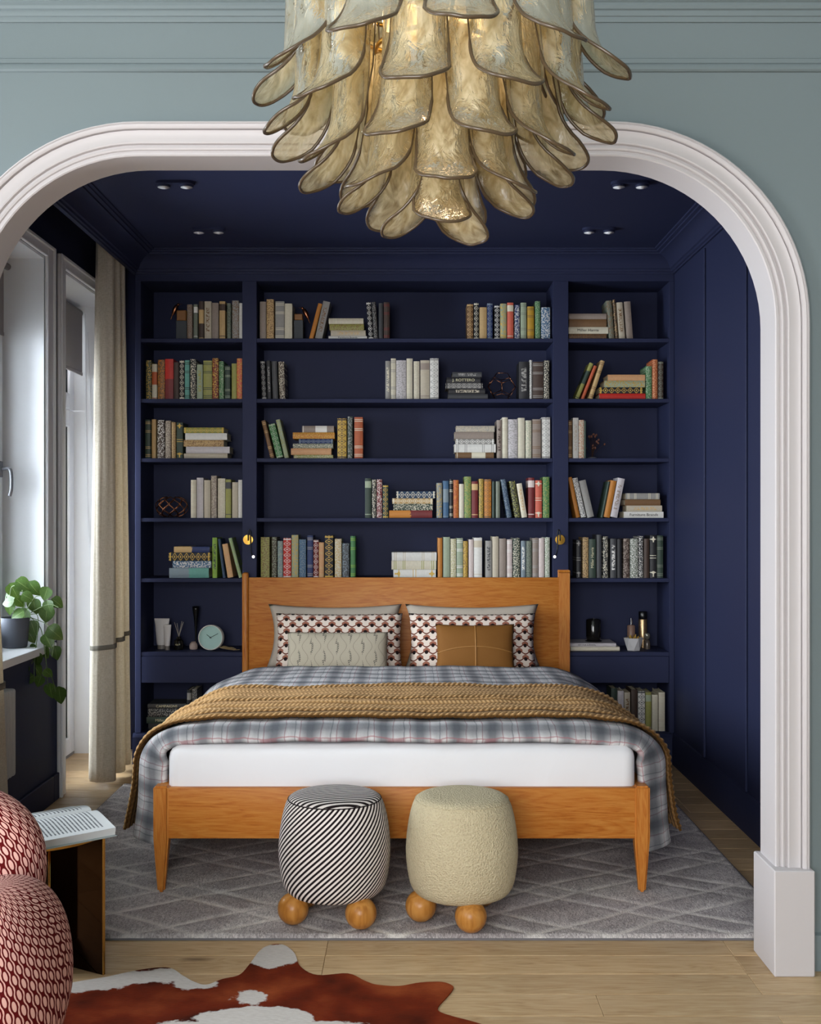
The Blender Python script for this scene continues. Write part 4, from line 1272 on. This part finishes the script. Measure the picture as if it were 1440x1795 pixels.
# ------------------------------------------------------------------ shelf ornaments
SLATE = plain('slate block', '42464a', .7, var=.08); AMB = plain('speckled amber wood', '8a5a24', .5, var=.35); COPP = plain('aged copper', 'a06a4c', .28, 1.0, var=.15)
def bookend(x0, x1, ztop, zmid, sgn, label):
    z0 = SHELF[0]; o = thing('bookend', label, 'bookend', ((x0+x1)/2, 6.03, z0+.0003), 0, 'bird bookends on the top shelf'); hw = (x1-x0)/2
    MB().box(-hw, hw, -.03, .03, 0, zmid-z0, .002).build('block', SLATE, o)
    MB().box(-hw+.003, hw-.003, -.028, .028, zmid-z0, ztop-z0, .003).build('perch', AMB, o)
    zz = ztop-z0; s = sgn
    bird = MB(); path = spline([(s*(hw-.004), 0, zz+.030), (s*(hw+.004), 0, zz+.022), (s*(hw+.014), 0, zz+.002), (s*(hw+.024), 0, zz-.020), (s*(hw+.034), 0, zz-.044)], 5)
    k = len(path); bird.tube(path, [(.004+.0085*math.sin(PI*min(1, (i/(k-1))*1.25)))*(1 if i < k*.72 else .6) for i in range(k)], 10); bird.build('bird_body', COPP, o, True)
    MB().lathe([(.0005, -.009), (.006, -.006), (.0082, 0), (.006, .006), (.0005, .009)], 12, (s*(hw-.006), 0, zz+.034)).build('bird_head', COPP, o, True)
    MB().tube([(s*(hw-.012), 0, zz+.036), (s*(hw-.028), 0, zz+.037)], [.002, .0006], 6).build('beak', COPP, o, True)
    return o
bookend(X(308.5, 6), X(327.5, 6), Z(543.5, 6), Z(562, 6), -1, 'slate bookend with a copper bird, beside the mottled taupe book')
bookend(X(515.5, 6), X(531.5, 6), Z(550, 6), Z(561, 6), 1, 'slate bookend with a copper bird, beside the plain cream book')

# wire dodecahedron
phi = (1+5**.5)/2; vs = [Vector(p) for p in [(a, b, c) for a in (-1, 1) for b in (-1, 1) for c in (-1, 1)]+[(0, a/phi, b*phi) for a in (-1, 1) for b in (-1, 1)]+[(a/phi, b*phi, 0) for a in (-1, 1) for b in (-1, 1)]+[(a*phi, 0, b/phi) for a in (-1, 1) for b in (-1, 1)]]
R = .0775; rotm = Matrix.Rotation(.35, 3, 'Z') @ Matrix.Rotation(.75, 3, 'X') @ Matrix.Rotation(.3, 3, 'Y'); vs = [rotm @ (v*(R/3**.5)) for v in vs]
zmin = min(v.z for v in vs)
o = thing('wire_polyhedron', 'open copper wire polyhedron on the second shelf beside the black books', 'ornament', (X(880.5, 6.03), 6.05, SHELF[1]-zmin+.0024))
el = min((a-b).length for i, a in enumerate(vs) for b in vs[i+1:])
for i, a in enumerate(vs):
    for b in vs[i+1:]:
        if (a-b).length < el*1.05: MB().tube([a, b], .0017, 6).build('wire', COPP, o, True)

# wire pumpkin
xc = X(230+455/6.545, 6.03); o = thing('wire_pumpkin', 'squat pumpkin ornament of looped copper wire on the fourth shelf', 'ornament', (xc, 6.06, SHELF[3]+.003))
nr = 18
for k in range(nr):
    pts = []
    for i in range(15):
        t = PI*(.10+.80*i/14); a = 2*PI*k/nr + .16*math.sin(t*6+PI*(k % 2)); r = .086*math.sin(t)**.8; pts.append((r*math.cos(a), r*math.sin(a), .056-.056*math.cos(t)))
    MB().tube(pts, .0022, 6).build('wire_rib', COPP, o, True)

# dried sprigs in a small base (third shelf)
o = thing('dried_flowers', 'bunch of dried dark red sprigs in a small grey base beside the cream book', 'dried flowers', (X(980+410/6.857, 6.08), 6.10, SHELF[2]+.0003))
MB().lathe([(.022, 0), (.024, .004), (.022, .012), (.012, .014)], 20).build('base', plain('grey stone base', '6a6a70', .6), o, 40)
SPR = plain('dark dried stem', '3a2018', .7); PETL = plain('dusky dried petals', '8a5a48', .6, var=.3)
random.seed(5)
for k in range(16):
    a = random.uniform(0, 2*PI); sp = random.uniform(.01, .06); h = random.uniform(.045, .125)
    tip = Vector((sp*math.cos(a)+.012, sp*math.sin(a)*.6, .012+h))
    MB().tube(spline([(0, 0, .010), (tip.x*.4, tip.y*.4, .012+h*.55), tip], 5), .0009, 5).build('stem', SPR, o, True)
    MB().lathe([(.0004, -.006), (.0045, -.002), (.0055, .003), (.003, .008), (.0004, .010)], 8, m=Matrix.Translation(tip) @ Matrix.Rotation(random.uniform(-.8, .8), 4, 'X') @ Matrix.Rotation(random.uniform(-.8, .8), 4, 'Y')).build('bud', PETL, o, True)

# ------------------------------------------------------------------ things on the two counters
CT = .5823
TUBW = plain('white cosmetic tube', 'cfcac8', .45, var=.03)
def tube_bottle(px0, px1, pyt, pyc, D, label):
    w = X(px1, D)-X(px0, D); o = thing('cream_tube', label, 'cosmetic tube', ((X(px0, D)+X(px1, D))/2, D, CT), 0, 'cream tubes on the window-side counter')
    zc = Z(pyc, D)-CT; zt = Z(pyt, D)-CT; m = MB(); n = 20; rows = [(zc, .32*w, .32*w), (zc+.012, .36*w, .34*w), (zc+(zt-zc)*.4, .41*w, .26*w), (zc+(zt-zc)*.75, .46*w, .12*w), (zt-.010, .5*w, .004), (zt, .5*w, .003)]
    m.grid(n, len(rows), lambda i, j: (rows[j][1]*math.cos(2*PI*i/n), rows[j][2]*math.sin(2*PI*i/n), rows[j][0]), closed_u=True)
    m.bm.faces.new([v for v in m.bm.verts if abs(v.co.z-zc) < 1e-6]) if False else None
    m.build('tube_body', TUBW, o, 40)
    MB().box(-.5*w, .5*w, -.004, .004, zt-.006, zt, .001).build('crimp', TUBW, o)
    MB().lathe([(.30*w, 0), (.30*w, zc), (.2*w, zc+.002)], 18).build('cap', plain('tube cap', '77716c', .4), o, 40)
    return o
tube_bottle(271, 297.2, 1084, 1130, 6.10, 'large white cream tube standing behind the smaller one')
tube_bottle(286.5, 300.4, 1095, 1132, 6.04, 'small white cream tube standing before the larger one')
D = 6.06; o = thing('reed_diffuser', 'black glass reed diffuser with pale sticks beside the cream tubes', 'diffuser', (X(313.5, D), D, CT))
DARKG = plain('dark glass', '14120f', .12, var=.02)
MB().lathe([(.001, 0), (.024, 0), (.025, .004), (.025, .046), (.018, .054), (.012, .058), (.012, .068), (.009, .069)], 24).build('jar', DARKG, o, 40)
for a, b in ((-.022, .145), (.016, .150), (.024, .146), (.020, .138), (-.008, .14)):
    MB().tube([(-a*.25, .003, .05), (a, .004*(1 if a > 0 else -1), b)], .0016, 6).build('reed', plain('pale reed', 'a39b92', .7), o, True)
text('IGOT', .011, INKW, o, (0, -.0255, .028), (PI/2, 0, 0))
D = 6.15; o = tag(MB().lathe([(.001, 0), (.022, 0), (.022, .003), (.006, .012), (.0045, .04), (.006, .10), (.011, .16), (.018, .205), (.0195, .222), (.017, .222), (.010, .165), (.004, .10), (.001, .098)], 28, (0, 0, 0), cap=False).build('vase', BLACK, None, True, loc=(X(343.5, D), D, CT)), 'slender black trumpet vase behind the mint clock', 'vase')
D = 6.10; o = thing('pink_pot', 'small blush stone pot beside the mint clock', 'pot', (X(343, D), D-.0, CT))
o.location.x = X(338.5, 6.06); o.location.y = 6.075
MB().lathe([(.001, 0), (.019, 0), (.0225, .006), (.0225, .022), (.018, .032), (.012, .036), (.001, .036)], 22).build('body', plain('blush stone', 'a8948c', .7, var=.08), o, 40)
MB().lathe([(.013, .036), (.013, .040), (.001, .042)], 18).build('lid', plain('blush stone lid', '988078', .7), o, 40)
# clock
D = 6.0; r = .0665; o = thing('clock', 'round mint desk clock with black hands and pale rim', 'clock', (X(369, D), D, CT+.0032)); o.rotation_euler = (math.radians(-5), 0, math.radians(-6))
RM = Matrix.Translation((0, 0, r)) @ Matrix.Rotation(PI/2, 4, 'X')
MB().lathe([(r*.94, -.030), (r, -.026), (r, .004), (r*.97, .007), (r*.93, .007), (r*.915, .002)], 48, m=RM, cap=False).build('case', plain('pale clock rim', 'cfcac0', .4), o, 40)
MB().lathe([(.0005, .0018), (r*.93, .0018), (r*.93, -.006)], 48, m=RM, cap=False).build('dial', plain('mint dial', '9ab8b0', .6, var=.02), o, 40)
for (dx, dz, L, wd) in ((-.62, .46, .026, .0014), (.86, .46, .046, .0012)):
    q = math.atan2(dz, dx); m = MB(); b = Matrix.Translation((0, -.0045, r)) @ Matrix.Rotation(-q, 4, 'Y'); bm_ = MB().box(-.006, L, -.0005, .0005, -wd, wd); bm_.bm.transform(b); bm_.build('hand', BLACK, o)
MB().lathe([(.0035, .002), (.0035, .006), (.001, .0065)], 14, m=RM).build('pivot', BLACK, o, 40)
MB().box(-.012, .012, .02, .05, 0, .006).build('foot', BLACK, o)
# dried grass lying
o = thing('dried_grass', 'dried grass stalks lying on the counter beside the mint clock', 'dried grass', (X(388, 6.02), 6.02, CT))
GR = plain('straw', '9c8660', .8, var=.2); random.seed(9)
for k in range(16):
    t = k/15; x0 = .004+.05*t; z0 = .012*(1-t)+.0015; up = random.choice((-1, 1))
    MB().tube(spline([(x0-.012, 0, z0+.004), (x0+.005, .004*up, z0+.003+.004*(k % 3)), (x0+.026, .010*up, max(.0015, z0-.004+.004*(k % 4)))], 4), .0011, 5).build('blade', GR, o, True)
MB().tube(spline([(-.012, 0, .016), (.03, 0, .007), (.07, .004, .0025), (.098, .005, .004)], 5), .0015, 6).build('stalk', GR, o, True)

# wall-side counter
def flat_book(x0, x1, y, z, t, d, col, label, txt=None):
    o = make_book(x0, z+t/2+.0003, t, d, x1-x0, y, col, 'p', col, 0, True); tag(o, label, 'book', 'books under the black candle')
    if txt: text(txt, .011, INK, o, (0, -.0008, (x1-x0)*.40), (PI/2, -PI/2, 0))
    return o
D = 6.0
flat_book(X(1001, D), X(1087, D), 6.0, CT, .020, .19, 'paper', 'cream book lying under the lettered white book on the counter')
flat_book(.8265, X(1081, D), 6.005, CT+.0206, .0185, .20, 'lavender', 'white lettered book lying under the black candle', 'ART FOR SURVIVAL')
zb = CT+.0206+.0195
o = thing('candle', 'glossy black jar candle standing on two flat books', 'candle', (X(1041, 6.1), 6.10, zb))
MB().lathe([(.044, 0), (.045, .003), (.034, .006), (.038, .012), (.040, .03), (.040, .112), (.036, .118), (.030, .118), (.030, .108), (.001, .108)], 32).build('jar', DARKG, o, 40)
MB().tube([(0, 0, .108), (.001, 0, .126)], .001, 6).build('wick', BLACK, o)
# faceted planter
D = 6.0; o = thing('planter', 'white faceted concrete planter with a golden succulent', 'planter', (X(1113, D), 6.03, CT), .35)
m = MB(); n = 6; R0, R1, R2 = .036, .050, .046; lv = [(R0, 0, 0), (R1, .05, PI/6), (R2, .068, PI/6)]
def hexr(r, z, ph): return [m.bm.verts.new((r*math.cos(2*PI*i/n+ph), r*math.sin(2*PI*i/n+ph), z)) for i in range(n)]
A = hexr(.036, 0, 0); B = hexr(.052, .066, PI/6); Cc = hexr(.044, .066, PI/6); Dd = hexr(.040, .052, PI/6)
for i in range(n):
    m.bm.faces.new((A[i], A[(i+1) % n], B[i])); m.bm.faces.new((A[(i+1) % n], B[(i+1) % n], B[i]))
    m.bm.faces.new((B[i], B[(i+1) % n], Cc[(i+1) % n], Cc[i])); m.bm.faces.new((Cc[i], Cc[(i+1) % n], Dd[(i+1) % n], Dd[i]))
m.bm.faces.new(A[::-1]); m.bm.faces.new(Dd)
m.build('pot', plain('pale concrete', 'b9b5b4', .8, var=.05), o)
GS = plain('golden succulent', 'b08a3c', .4, .4, var=.2)
for k in range(14):
    a = k*2.4; rr = .012+.026*(k/13); up = .085-.022*(k/13)
    MB().tube(spline([(.2*rr*math.cos(a), .2*rr*math.sin(a), .055), (rr*math.cos(a), rr*math.sin(a), up-.012), (1.25*rr*math.cos(a), 1.25*rr*math.sin(a), up)], 4), [.003, .004, .005, .0055, .005, .0045, .003, .0022, .0008], 6).build('succulent_leaf', GS, o, True)
def bottle(x, y, prof, mat, label, extra):
    o = thing('bottle', label, 'bottle', (x, y, CT), 0, 'bottles behind the faceted planter')
    MB().lathe(prof, 24).build('body', mat, o, 40)
    for nm, pr, mt_ in extra: MB().lathe(pr, 20).build(nm, mt_, o, 40)
    return o
GOLDP = plain('gold lacquer', 'a88a66', .25, .8, var=.1); ROSE = plain('rose glass', '8d6f60', .25, .0, var=.15); SIL = plain('silver cap', 'c9c9cc', .2, 1.0)
bottle(X(1107.5, 6.13), 6.14, [(.001, 0), (.021, 0), (.021, .118), (.018, .122), (.008, .124)], ROSE, 'rose glass bottle with a thin silver pump behind the planter', [('pump', [(.0055, .124), (.0055, .160), (.001, .161)], SIL)])
bottle(X(1127.5, 6.16), 6.16, [(.001, 0), (.0235, 0), (.0235, .150), (.0225, .153)], GOLDP, 'tall golden bottle with a black cap behind the planter', [('cap', [(.0225, .153), (.0235, .155), (.0235, .192), (.021, .195), (.001, .195)], BLACK)])
bottle(X(1135.5, 6.08), 6.085, [(.001, 0), (.016, 0), (.017, .03), (.013, .046), (.008, .05)], plain('smoky dotted glass', '5a5048', .2, .2, var=.4), 'small smoky bottle with a round stopper beside the planter', [('stopper', [(.006, .05), (.014, .058), (.017, .070), (.013, .083), (.001, .087)], plain('smoky stopper', '6a665c', .15, .3, var=.3))])
# ------------------------------------------------------------------ pothos on the sill
PD = 4.88
po = thing('potted_plant', 'trailing green pothos in a ribbed dark pot on the window sill', 'potted plant', (X(26, PD), PD, WZ0))
m = MB(); n = 48; rows = [(.047, 0), (.050, .004), (.060, .118), (.062, .128), (.057, .128), (.055, .115)]
m.grid(n, len(rows), lambda i, j: ((rows[j][0]+(.0014 if i % 2 else 0))*math.cos(2*PI*i/n), (rows[j][0]+(.0014 if i % 2 else 0))*math.sin(2*PI*i/n), rows[j][1]), closed_u=True)
m.build('pot', plain('ribbed dark pot', '585c66', .5, var=.05), po, 30)
MB().lathe([(.001, .108), (.0555, .110), (.055, .112)], 24).build('soil', plain('soil', '2a2018', .95), po)
def leaf_mat():
    s = NT('pothos leaf'); uvs = s.sep(s.n('ShaderNodeUVMap').outputs[0]); co = s.coord(); n1 = s.tex('Noise', co, 40, Detail=3); r = s.n('ShaderNodeObjectInfo').outputs['Random']
    c = s.ramp(n1.outputs[0], [(.35, lin('34501f')), (.55, lin('4a6a2c')), (.72, lin('7c8e4c'))])
    c = s.mix(s.range(s.math('ABSOLUTE', uvs[0]), .03, .0, 0, .6), c, lin('a8b878'))
    hv = s.n('ShaderNodeHueSaturation'); s.set(hv.inputs['Color'], c); s.set(hv.inputs['Value'], s.range(r, 0, 1, .7, 1.25)); s.base(hv.outputs[0]); s.p(Roughness=.35)
    tl = s.n('ShaderNodeBsdfTranslucent'); tl.inputs[0].default_value = lin('66802e'); mx = s.n('ShaderNodeMixShader'); mx.inputs[0].default_value = .12
    s.t.links.new(s.b.outputs[0], mx.inputs[1]); s.t.links.new(tl.outputs[0], mx.inputs[2]); s.t.links.new(mx.outputs[0], s.out.inputs[0]); return s.m
LEAF = leaf_mat()
def leaf_mesh(bend):
    m = MB(); nu_, nv_ = 7, 11
    def fn(i, j):
        u = -1+2*i/(nu_-1); v = j/(nv_-1)
        wdt = .46*math.sin(PI*min(1, v**.62))*(1-.15*v) if v > 0 else .0
        wdt = .47*(math.sin(PI*v**.60))**.8 if 0 < v < 1 else .001
        back = -.10*abs(u)*(1-v)**3
        return (u*wdt, v+back, -.10*abs(u)**1.3*wdt*-1.2-bend*v*v)
    m.grid(nu_, nv_, fn, uvfn=lambda i, j: ((-1+2*i/(nu_-1))*.5, j/(nv_-1)))
    me = bpy.data.meshes.new('leaf'); m.bm.to_mesh(me); m.bm.free(); me.materials.append(LEAF)
    for p in me.polygons: p.use_smooth = True
    return me
LM = [leaf_mesh(.15), leaf_mesh(.3), leaf_mesh(.42)]
random.seed(11)
LV = [(90,490,30,-60),(150,455,32,-35),(215,480,32,-60),(285,510,27,-110),(365,565,25,-40),(60,600,22,-95),(105,640,26,-150),(150,645,28,-120),(215,590,30,-85),(290,640,34,-100),(305,590,24,-75),(210,725,28,-70),(110,770,26,-110),(200,780,24,-60),(350,755,33,-40),(305,805,28,-60),(90,810,24,170),(350,880,25,-80),(235,920,26,-95),(160,990,20,-90),(235,990,24,-60),(170,1045,25,-150),(305,1010,20,-50),(315,1120,27,-85),(375,1150,32,-85),(245,1060,22,-110),(200,860,22,-140),(60,520,26,-150),(130,560,24,-45),(280,880,24,-70),(45,560,24,-170),(180,530,24,-30)]
root = Vector((0, 0, .125))
for k, (zx, zy, L, ang) in enumerate(LV):
    dy = random.uniform(-.05, .05); D = PD+dy
    c = Vector((X(zx/3.59, D)-po.location.x, dy, Z(900+zy/3.59, D)-po.location.z))
    if c.z < .02 and c.x < .09: c.x = max(c.x, .0)
    a = math.radians(ang); s_ = L*D/F*.92
    d = Vector((math.cos(a), random.uniform(-.35, .2), math.sin(a))).normalized()
    nrm = Vector((random.uniform(-.3, .3), -1, random.uniform(.1, .7))); side = d.cross(nrm).normalized(); up = side.cross(d).normalized()
    Mx = Matrix((side, d, up)).transposed().to_4x4(); 
    b = c-d*s_*.5
    o = share(LM[k % 3], 'leaf', po, scale=(s_, s_, s_)); o.location = b; o.rotation_euler = Mx.to_euler()
STEM = plain('pothos stem', '55683a', .5)
def pot_pt(zx, zy, D=PD): return Vector((X(zx/3.59, D)-po.location.x, 0, Z(900+zy/3.59, D)-po.location.z))
for path in ([(150, 640), (200, 560), (240, 520), (290, 520)], [(100, 640), (70, 560), (80, 470), (110, 450)], [(180, 640), (240, 640), (245, 760), (240, 840), (235, 960), (240, 1050)], [(170, 640), (260, 590), (330, 570), (385, 590)],
             [(180, 650), (290, 690), (330, 730), (355, 800), (345, 900)], [(190, 650), (260, 720), (290, 850), (310, 960), (350, 1040), (372, 1110)], [(150, 645), (160, 560), (150, 480)], [(120, 645), (60, 580), (50, 520)], [(235, 900), (190, 960), (165, 1010)], [(290, 900), (300, 1010), (312, 1090)]):
    MB().tube(spline([pot_pt(*p)+Vector((0, -.01*i, 0)) for i, p in enumerate(path)], 6), .0018, 6).build('stem', STEM, po, True)

# ------------------------------------------------------------------ bronze side table
TX, TYc, TT = -1.037, 3.215, .405
st = thing('side_table', 'bronze mirror side table with round top and upright plates', 'side table', (TX, TYc, 0))
BRZ = NT('bronze mirror'); BRZ.base(lin('2e1f14')); BRZ.p(Metallic=1.0, Roughness=.05)
BRD = NT('brass edge'); BRD.base(lin('b8904e')); BRD.p(Metallic=1.0, Roughness=.22)
MB().lathe([(.001, TT-.012), (.174, TT-.012), (.176, TT-.010), (.176, TT-.002), (.174, TT), (.001, TT)], 64).build('table_top', BRD.m, st, 30)
def plate(a, L, off=.0):
    m = MB().box(.002, L, -.004, .004, 0, TT-.0122, .0012); m.bm.transform(Matrix.Rotation(a, 4, 'Z'))
    o = m.build('upright_plate', BRZ.m, st, 30)
    e = MB().box(L-.0005, L+.002, -.0045, .0045, 0, TT-.0122, .0008); e.bm.transform(Matrix.Rotation(a, 4, 'Z')); e.build('brass_strip', BRD.m, o)
HX, HY = -.010, .095
def plate2(p, q):
    p = Vector(p); q = Vector(q); d = q-p; a = math.atan2(d.y, d.x); L = d.length
    T = Matrix.Translation((p.x, p.y, 0)) @ Matrix.Rotation(a, 4, 'Z')
    m = MB().box(0, L, -.004, .004, 0, TT-.0122, .0012); m.bm.transform(T); o = m.build('upright_plate', BRZ.m, st, 30)
    e = MB().box(L-.0005, L+.0025, -.0045, .0045, 0, TT-.0122, .0008); e.bm.transform(T); e.build('brass_strip', BRD.m, o)
plate2((HX, HY, 0), (.186*.93, -.005, 0)); plate2((HX, HY, 0), (-.155, -.03, 0)); plate2((HX+.006, HY-.02, 0), (.03, -.150, 0)) if False else None
MB().tube([(HX, HY-.003, 0), (HX, HY-.003, TT-.0122)], .006, 8).build('hinge_edge', BRD.m, st, True)

# open book on the table
ob = thing('open_book', 'open book with printed white pages on the bronze side table', 'book', (-1.005, 3.19, TT+.0008), math.radians(40))
PAPER = NT('printed page'); uv = PAPER.sep(PAPER.n('ShaderNodeUVMap').outputs[0])
ln = PAPER.math('GREATER_THAN', PAPER.math('SINE', PAPER.math('MULTIPLY', uv[1], 2*PI*22)), .25)
wn = PAPER.tex('Noise', PAPER.comb(PAPER.math('MULTIPLY', uv[0], 60.0), PAPER.math('FLOOR', PAPER.math('MULTIPLY', uv[1], 22.0))), 1.0, Detail=1)
inb = PAPER.math('MULTIPLY', PAPER.math('COMPARE', uv[0], .5, .38), PAPER.math('COMPARE', uv[1], .5, .40))
PAPER.base(PAPER.mix(PAPER.math('MULTIPLY', PAPER.math('MULTIPLY', ln, inb), PAPER.math('GREATER_THAN', wn.outputs[0], .4)), lin('d8dbdc'), lin('6c7074'))); PAPER.p(Roughness=.8)
BL, BW = .245, .15      # along the spine, one page
def pageblock(sgn, name):
    # curved profile across (from gutter outwards)
    m = MB(); n = 14; prof = []
    for i in range(n):
        q = i/(n-1); prof.append((q*BW, .022+.022*math.sin(PI*(q**.5))*(1-.3*q)+.004*(1-q)))
    top = m.grid(2, n, lambda i, j: (-BL/2+BL*i, sgn*prof[j][0], prof[j][1]+.002), uvfn=lambda i, j: (1-j/(n-1) if sgn > 0 else j/(n-1), i if sgn < 0 else 1-i))
    m.build(name, PAPER.m, ob, True)
    b = MB()
    pts = [(sgn*a, h+.0015) for a, h in prof]+[(sgn*(BW-.004), .0035), (0, .0035)]
    b.prism(pts, -BL/2+.0005, BL/2-.0005, 'yz'); b.build('page_block', plain('page edges', 'cfd2d2', .8, var=.08), ob)
pageblock(1, 'page'); pageblock(-1, 'page')
MB().box(-BL/2-.003, BL/2+.003, -BW-.003, BW+.003, 0, .003, .001).build('cover', plain('grey book cover', '9fa8a8', .6), ob)

# ------------------------------------------------------------------ cowhide
HT = .004
hp = [(20,1742),(108,1725),(187,1712),(233,1702),(274,1696),(300,1697),(321,1710),(341,1721),(362,1726),(390,1716),(419,1709),(436,1692),(456,1666),(475,1656),(497,1656),(516,1670),(527,1694),(557,1709),(610,1706),(640,1719),(662,1726),(700,1728),(737,1722),(775,1721),(794,1728),(793,1736),(782,1749),(769,1764),(771,1773),(797,1782),(835,1792),(905,1815),(960,1850),(940,1900),(850,1935),(700,1960),(540,1990),(380,2040),(200,2060),(60,2030),(-60,1960),(-110,1880),(-60,1790)]
def fl_pt(px, py, z=HT):
    D = (EYE-z)*F/(py-905.0); return (X(px, D), D)
out = [(p.x, p.y) for p in spline([fl_pt(*p)+(0,) for p in hp], 5, True)]
m = MB(); m.prism(out, .0005, HT, 'xy')
def cow():
    s = NT('cowhide'); co = s.coord(); nz = s.tex('Noise', co, 9, Detail=5, Roughness=.65); nh = s.tex('Noise', s.mapv(co, (60, 260, 60), rot=(0, 0, .6)), 1.0, Detail=3)
    xy = s.sep(co); wob = s.math('MULTIPLY', s.math('SUBTRACT', nz.outputs[0], .5), .20)
    blobs = [(150, 1722, .13, .50), (230, 1712, .10, .40), (300, 1708, .11, .42), (345, 1724, .06, .6), (478, 1672, .11, .8), (505, 1672, .08, .8), (450, 1785, .16, .42), (440, 1748, .045, .8), (560, 1800, .10, .35), (330, 1800, .07, .5), (615, 1796, .035, .6)]
    best = None
    for (px, py, r, asp) in blobs:
        bx, by = fl_pt(px, py)
        d = s.math('SQRT', s.math('ADD', s.math('POWER', s.math('SUBTRACT', xy[0], bx), 2.0), s.math('POWER', s.math('DIVIDE', s.math('SUBTRACT', xy[1], by), asp), 2.0)))
        d = s.math('SUBTRACT', d, r); best = d if best is None else s.math('MINIMUM', best, d)
    w = s.range(s.math('ADD', best, wob), -.006, .008, 1, 0)
    n3 = s.tex('Noise', co, 5, Detail=3)
    br = s.ramp(n3.outputs[0], [(.3, lin('3a1206')), (.5, lin('74280f')), (.7, lin('9c4a24'))])
    br = s.mix(s.math('MULTIPLY', nh.outputs[0], .45), br, lin('380f04'))
    wh = s.mix(nh.outputs[0], lin('d8d2cc'), lin('b9b0a8'))
    s.base(s.mix(w, br, wh)); s.p(Roughness=.8, Specular_IOR_Level=.1); s.bump(nh.outputs[0], .4, .003); return s.m
hide = m.build('cowhide_rug', cow(), None); tag(hide, 'brown and white cowhide rug on the oak floor before the arch', 'rug')

# ------------------------------------------------------------------ patterned armchair
AC = Vector((-1.06, 2.42, HT))
ac = thing('armchair', 'plump armchair in pink and dark red chain pattern beside the side table', 'armchair', AC)
def chainpat():
    s = NT('pink chain weave'); uv = s.sep(s.n('ShaderNodeUVMap').outputs[0]); u, v = uv[0], uv[1]
    a, b = .0225, .0255
    col = s.math('FLOOR', s.math('DIVIDE', u, a)); odd = s.math('FLOORED_MODULO', col, 2.0)
    uu = s.math('SUBTRACT', s.math('FRACT', s.math('DIVIDE', u, a)), .5); vv = s.math('SUBTRACT', s.math('FRACT', s.math('ADD', s.math('DIVIDE', v, b), s.math('MULTIPLY', odd, .5))), .5)
    # chains: ovals linked along v, wavy pink channels between
    edge = s.math('ADD', .33, s.math('MULTIPLY', s.math('COSINE', s.math('MULTIPLY', vv, 2*PI)), .13))
    d = s.math('SUBTRACT', s.math('ABSOLUTE', uu), edge); line = s.math('LESS_THAN', s.math('ABSOLUTE', d), .085)
    r2 = s.math('ADD', s.math('POWER', s.math('DIVIDE', uu, .28), 2.0), s.math('POWER', s.math('DIVIDE', vv, .33), 2.0)); oval = s.math('LESS_THAN', r2, 1.0)
    inner = s.math('LESS_THAN', s.math('ABSOLUTE', uu), edge)
    dark = s.math('MAXIMUM', line, s.math('MULTIPLY', inner, s.math('SUBTRACT', 1.0, oval)))
    c = s.mix(dark, lin('e8b4a8'), lin('5e1618')); s.base(c); s.p(Roughness=.9, Specular_IOR_Level=.05)
    s.bump(s.math('SUBTRACT', 1.0, dark), .5, .004); return s.m
CHAIN = chainpat()
def lobe(name, c, dims, e=2.5, rot=0.0, taper=0.0, lean=(0, 0), n=64, k=40):
    """rounded egg volume, superellipsoid with taper towards the base"""
    m = MB(); cx, cy, cz = c; a, b, h = dims
    def sp(q, p): return math.copysign(abs(q)**p, q)
    def fn(i, j):
        th = 2*PI*i/n; ph = -PI/2+PI*j/(k-1); cp = sp(math.cos(ph), 2/e) if abs(math.cos(ph)) > 1e-9 else 0
        z = h*sp(math.sin(ph), 2/e); f = 1-taper*max(0, -z/h)**1.3
        x = a*cp*sp(math.cos(th), 2/e)*f; y = b*cp*sp(math.sin(th), 2/e)*f
        x += lean[0]*z/h; y += lean[1]*z/h
        x, y = x*math.cos(rot)-y*math.sin(rot), x*math.sin(rot)+y*math.cos(rot)
        return (cx+x, cy+y, cz+z)
    per = PI*(a+b)
    m.grid(n, k, fn, closed_u=True, uvfn=lambda i, j: (per*i/n+.35*(h*PI*j/(k-1)), h*PI*j/(k-1)*.85))
    return m.build(name, CHAIN, ac, True)
lobe('seat', (-.10, -.02, .24), (.28, .30, .165), 3.0, taper=.15)
lobe('arm', (.215, -.12, .305), (.145, .30, .232), 2.4, rot=.10, taper=.35)
lobe('arm', (-.42, -.12, .305), (.145, .30, .232), 2.4, rot=-.10, taper=.35)
lobe('backrest', (-.10, .24, .44), (.305, .135, .222), 2.5, taper=.2, lean=(0, .03))
MB().lathe([(.20, 0), (.22, .012), (.22, .085), (.19, .10)], 40, (-.10, 0, 0)).build('base', plain('dark base', '2a1c18', .5), ac, 40)
cs = []
for i in range(40):
    t = -.45+.9*i/39*1.15; cs.append((.215+.1455*math.cos(.35)+.0, -.12, .305)) if False else None
